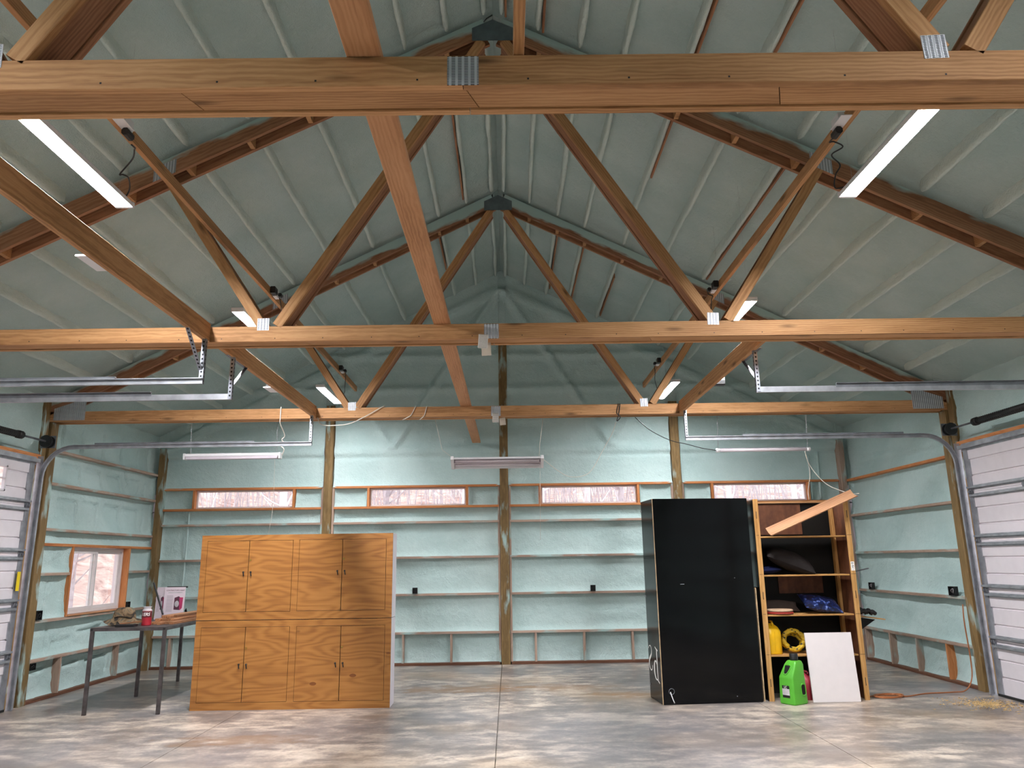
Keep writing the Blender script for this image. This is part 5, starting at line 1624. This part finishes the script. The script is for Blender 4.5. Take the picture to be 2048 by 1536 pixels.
# ------------------------------------------------------------------ workbench
tb = thing('steel_table', 'tall steel-framed worktable behind the plywood cabinets', 'table', (-4.46, 10.81, 0))
tx0, tx1, ty0, ty1, tz = -4.91, -4.01, 9.505, 12.12, 0.972
for y in (ty0 + 0.02, 10.80, ty1 - 0.02):
    for x in (tx0 + 0.02, tx1 - 0.02):
        board('leg', (x, y, 0), (x, y, tz - 0.03), 0.04, 0.04, M['table_steel'], tb, up=(1, 0, 0), c=0.004)
        if y < 10:
            box('end_plug', x - 0.014, x + 0.014, y - 0.0215, y - 0.0195, tz - 0.029, tz - 0.006, M['black'], tb)
me('frame', *join(boxv(tx0, tx1, ty0, ty0 + .04, tz - .035, tz - .002), boxv(tx0, tx1, ty1 - .04, ty1, tz - .035, tz - .002), boxv(tx0, tx0 + .04, ty0 + .04, ty1 - .04, tz - .035, tz - .002), boxv(tx1 - .04, tx1, ty0 + .04, ty1 - .04, tz - .035, tz - .002)), M['table_steel'], tb)
box('tabletop', tx0 + 0.003, tx1 - 0.003, ty0 + 0.003, ty1 - 0.003, tz - 0.002, tz + 0.004, M['table_steel'], tb)
TZ = tz + 0.004

# bush hat
ht = thing('bush_hat', 'crumpled camouflage bush hat on the near end of the worktable', 'hat', (-4.70, 9.87, TZ))
n1, n2 = 28, 12
V, F = [], []
for i in range(n2 + 1):
    t = i / n2
    for j in range(n1):
        a = 2 * math.pi * j / n1
        if t < 0.35:
            r_ = 0.235 - 0.10 * (t / 0.35)
            z = 0.015 + 0.07 * (t / .35) + 0.045 * math.sin(2 * a + 1) * (1 - t / .35)
        else:
            q = (t - 0.35) / 0.65
            r_ = 0.135 * math.cos(q * math.pi / 2) ** 0.45
            z = 0.085 + 0.13 * math.sin(q * math.pi / 2) + 0.018 * math.sin(3 * a) * (1 - q)
        r_ *= 1 + 0.07 * math.sin(3 * a + 2) + 0.03 * math.sin(7 * a)
        V.append((r_ * math.cos(a), r_ * 0.62 * math.sin(a), max(z, 0.002)))
for i in range(n2):
    for j in range(n1):
        F.append((i * n1 + j, i * n1 + (j + 1) % n1, (i + 1) * n1 + (j + 1) % n1, (i + 1) * n1 + j))
me('hat_body', V, F, M['camo'], ht, Matrix.Translation((-4.70, 9.87, TZ)), smooth=True)
v, f = tubev([(0.136 * math.cos(a), 0.087 * math.sin(a), 0.098 + 0.012 * math.sin(3 * a)) for a in np.linspace(0, 2 * math.pi, 25)], 0.006, 5, 0)
me('hat_band', v, f, M['black_inner'], ht, Matrix.Translation((-4.70, 9.87, TZ)), smooth=True)
tv, tf = tubev([(-0.01, -0.13, 0.05), (0.03, -0.16, 0.02), (0.01, -0.17, 0.012), (-0.05, -0.165, 0.01)], 0.005, 5)
me('chin_cord', tv, tf, M['black_inner'], ht, Matrix.Translation((-4.70, 9.87, TZ)), smooth=True)

# red can
cn = (-4.385, 9.80, TZ)
ct = thing('red_can', 'red printed drink can on the worktable', 'can', cn)
cb = Matrix.Translation(cn)
lathe('can_body', [(0.052, 0), (0.057, 0.006), (0.057, 0.165), (0.057, 0.17), (0.057, 0.175)], M['red_can'], ct, cb, 24)
lathe('can_top', [(0.0575, 0.168), (0.052, 0.185), (0.044, 0.19), (0.044, 0.215), (0.05, 0.217), (0.05, 0.221), (0.02, 0.221)], M['ink_grey'], ct, cb, 24)
lathe('label_band', [(0.0573, 0.096), (0.0577, 0.098), (0.0577, 0.165), (0.0573, 0.167)], M['maroon'], ct, cb, 24)
tv, tf = text_mesh('TERS', 0.052, 0.18)
tv = [(0.0585 * math.sin((x + 0.006) / 0.062), -0.0585 * math.cos((x + 0.006) / 0.062), 0.131 + y) for x, y, z in tv]
me('lettering', tv, tf, M['white_paint'], ct, cb)

# bundle of trim sticks running along the table
rs = random.Random(5)
k_ = 0
sticks = []
for lay, cnt, zz in ((0, 7, 0.0), (1, 5, 0.032), (2, 4, 0.064)):
    for i in range(cnt):
        x = -4.36 + i * 0.045 + lay * 0.022
        ya = 9.86 + rs.uniform(-0.04, 0.10) + lay * 0.12
        o = board('trim_stick', (x - 0.02, ya, TZ + 0.016 + zz), (x + 0.06, 12.05 - rs.uniform(0, .2), TZ + 0.016 + zz), 0.030, 0.040, M['trim_stick'], None)
        tag(o, 'square wooden trim stick in the bundle along the worktable', 'stick', 'trim sticks on the worktable')
o = board('thin_stick', (-4.66, 9.70, TZ + 0.03), (-4.42, 9.76, TZ + 0.05), 0.016, 0.02, M['trim_stick'], None)
tag(o, 'short pale stick lying between hat and red can', 'stick')
o = box('dark_case', -4.66, -4.43, 9.58, 9.68, TZ, TZ + 0.028, M['black'], None, 0.006)
tag(o, 'flat black tool case at the near edge of the worktable', 'case')
o = box('blue_box', -4.335, -4.275, 9.90, 9.97, TZ + 0.08, TZ + 0.135, M['navy'], None, 0.004)
tag(o, 'small navy box on the sticks beside the red can', 'box')
bpy.data.objects.remove(o)

# two printed signs propped on the table
def sign(loc, rz, w, label, full):
    t = thing('printed_sign', label, 'sign', loc, rz)
    CM = Matrix.Translation(loc) @ Matrix.Rotation(rz, 4, 'Z') @ Matrix.Rotation(R(-3), 4, 'X')
    H = 0.425
    k = w / 0.30
    me('sign_board', *boxv(0, w, 0, 0.008, 0, H), M['poster'], t, CM)
    fy = -0.0008
    me('front_print', *boxv(0.03 * k, 0.14 * k, fy, fy + .0006, 0.10, 0.32), M['small_print'], t, CM)
    S = lambda pts: [(a * k, b) for a, b in pts]
    me('picture', *prism(S([(0.155, 0.13), (0.245, 0.125), (0.245, 0.285), (0.215, 0.305), (0.155, 0.285)]), fy - .0004, fy + .0002), M['ink_dark'], t, CM)
    me('picture', *prism(S([(0.238, 0.125), (0.248, 0.125), (0.275, 0.15), (0.28, 0.29), (0.225, 0.29)]), fy - .001, fy - .0004), M['ink_red'], t, CM)
    me('picture', *prism(S([(0.195 + 0.032 * math.cos(a), 0.205 + 0.042 * math.sin(a)) for a in np.linspace(0, 2 * math.pi, 17)[:-1]]), fy - .0014, fy - .0008), M['ink_grey'], t, CM)
    if full:
        tv, tf = text_mesh("CONTRACTOR'S ASSIST", 0.024)
        me('lettering', tv, tf, M['ink_dark'], t, CM @ Matrix.Translation((0.152, fy - .0004, 0.382)) @ Matrix.Rotation(R(90), 4, 'X'))
        me('front_print', *boxv(0.05, 0.25, fy, fy + .0006, 0.346, 0.36), M['ink_grey'], t, CM)
    return t


sign((-4.615, 10.75, TZ), R(-3), 0.285, 'white printed sign with a magenta picture, facing front on the worktable', True)
sign((-4.765, 10.84, TZ), R(-20), 0.16, 'narrow second printed sign angled behind the first', False)
o = board('black_rod', (-4.725, 10.66, 1.465), (-4.495, 10.50, 1.06), 0.02, 0.02, M['black'], None, up=(0, 1, 0.2))
tag(o, 'thin black rod slanting in front of the printed signs', 'rod')
st_ = me('sign_stand', *join(boxv(-4.335, -4.315, 10.80, 10.82, TZ, 1.10), boxv(-4.60, -4.32, 10.80, 10.815, 1.39, 1.41), boxv(-4.58, -4.565, 10.80, 10.82, TZ, 1.40), prism([(-4.335, 1.09), (-4.30, TZ), (-4.27, TZ), (-4.32, 1.12)], 10.80, 10.815)), M['black'], None)
tag(st_, 'black metal stand behind the printed sign', 'stand')

# ------------------------------------------------------------------ outdoors, seen through the windows
nx_, ny_ = 90, 90
x, y = np.meshgrid(np.linspace(-45, 45, nx_), np.linspace(-30, 70, ny_), indexing='ij')
z = -0.25 + np.clip((-8.2 - x) * 0.62, 0, 5.5) + np.clip((y - 17) * 0.33, 0, 12) + 0.25 * fbm(x * .5, y * .5, 3) * ((x < -8.2) | (y > 17))
grid('hill_terrain', np.stack([x, y, z], axis=-1), M['bank'])
tag(bpy.data.objects['hill_terrain'], 'leaf-strewn bank and hill outside the windows', 'hill', kind='structure')


def tree_mesh(seed):
    rs = random.Random(seed)
    parts = []
    H = rs.uniform(9, 13)
    lean = rs.uniform(-.6, .6)
    parts.append(tubev([(0, 0, -0.5), (lean * .3, 0, H * .4), (lean, rs.uniform(-.3, .3), H)], 0.1, 5, 3, rr=lambda t: 0.10 * (1 - .8 * t)))
    for i in range(46):
        h = rs.uniform(0.4, H * .85)
        a = rs.uniform(0, 6.28)
        L = rs.uniform(0.4, 1.1)
        b0 = (lean * h / H, 0, h)
        b1 = (b0[0] + L * .5 * math.cos(a), L * .5 * math.sin(a), h + L * rs.uniform(.2, .6))
        b2 = (b0[0] + L * math.cos(a), L * math.sin(a), h + L * rs.uniform(.4, 1.2))
        parts.append(tubev([b0, b1, b2], 0.02, 3, 2, rr=lambda t: 0.028 * (1 - .75 * t)))
    v, f = join(*parts)
    m = bpy.data.meshes.new('bare_tree')
    m.from_pydata(v, [], f)
    m.materials.append(M['bark' if seed % 3 else 'bark_grey'])
    m.update()
    return m


protos = [tree_mesh(i + 1) for i in range(6)]
rs = random.Random(11)
k_ = 0
for row, yy in enumerate((17.4, 19.6)):
    for i in range(13):
        x, y = -14 + i * 2.3 + (row % 2) * 1.1 + rs.uniform(-.3, .3), yy + rs.uniform(-.3, .3)
        o = bpy.data.objects.new('bare_tree', protos[k_ % 6])
        k_ += 1
        link(o, None, Matrix.Translation((x, y, -0.25 + max(0, (y - 17) * .33))) @ Matrix.Rotation(rs.uniform(0, 6.28), 4, 'Z'))
        tag(o, 'bare pale tree in the woods outside the high back windows', 'tree', 'bare trees outside the back windows')
parts = []
for i in range(1300):
    x, y = rs.uniform(-15, 15), rs.uniform(22.5, 34)
    z0 = -0.3 + (y - 17) * .33
    L = rs.uniform(1.5, 4.8)
    a, q = rs.uniform(0, 6.28), rs.uniform(0, .35) * L
    w = rs.uniform(0.008, 0.022)
    parts.append(tubev([(x, y, z0), (x + q * .4 * math.cos(a), y + q * .4 * math.sin(a), z0 + L * .55), (x + q * math.cos(a), y + q * math.sin(a), z0 + L)], w, 3, 2))
o = me('undergrowth', *join(*parts), M['bark_grey'])
tag(o, 'tangled pale saplings and brush under the trees behind the shed', 'brush', kind='stuff')
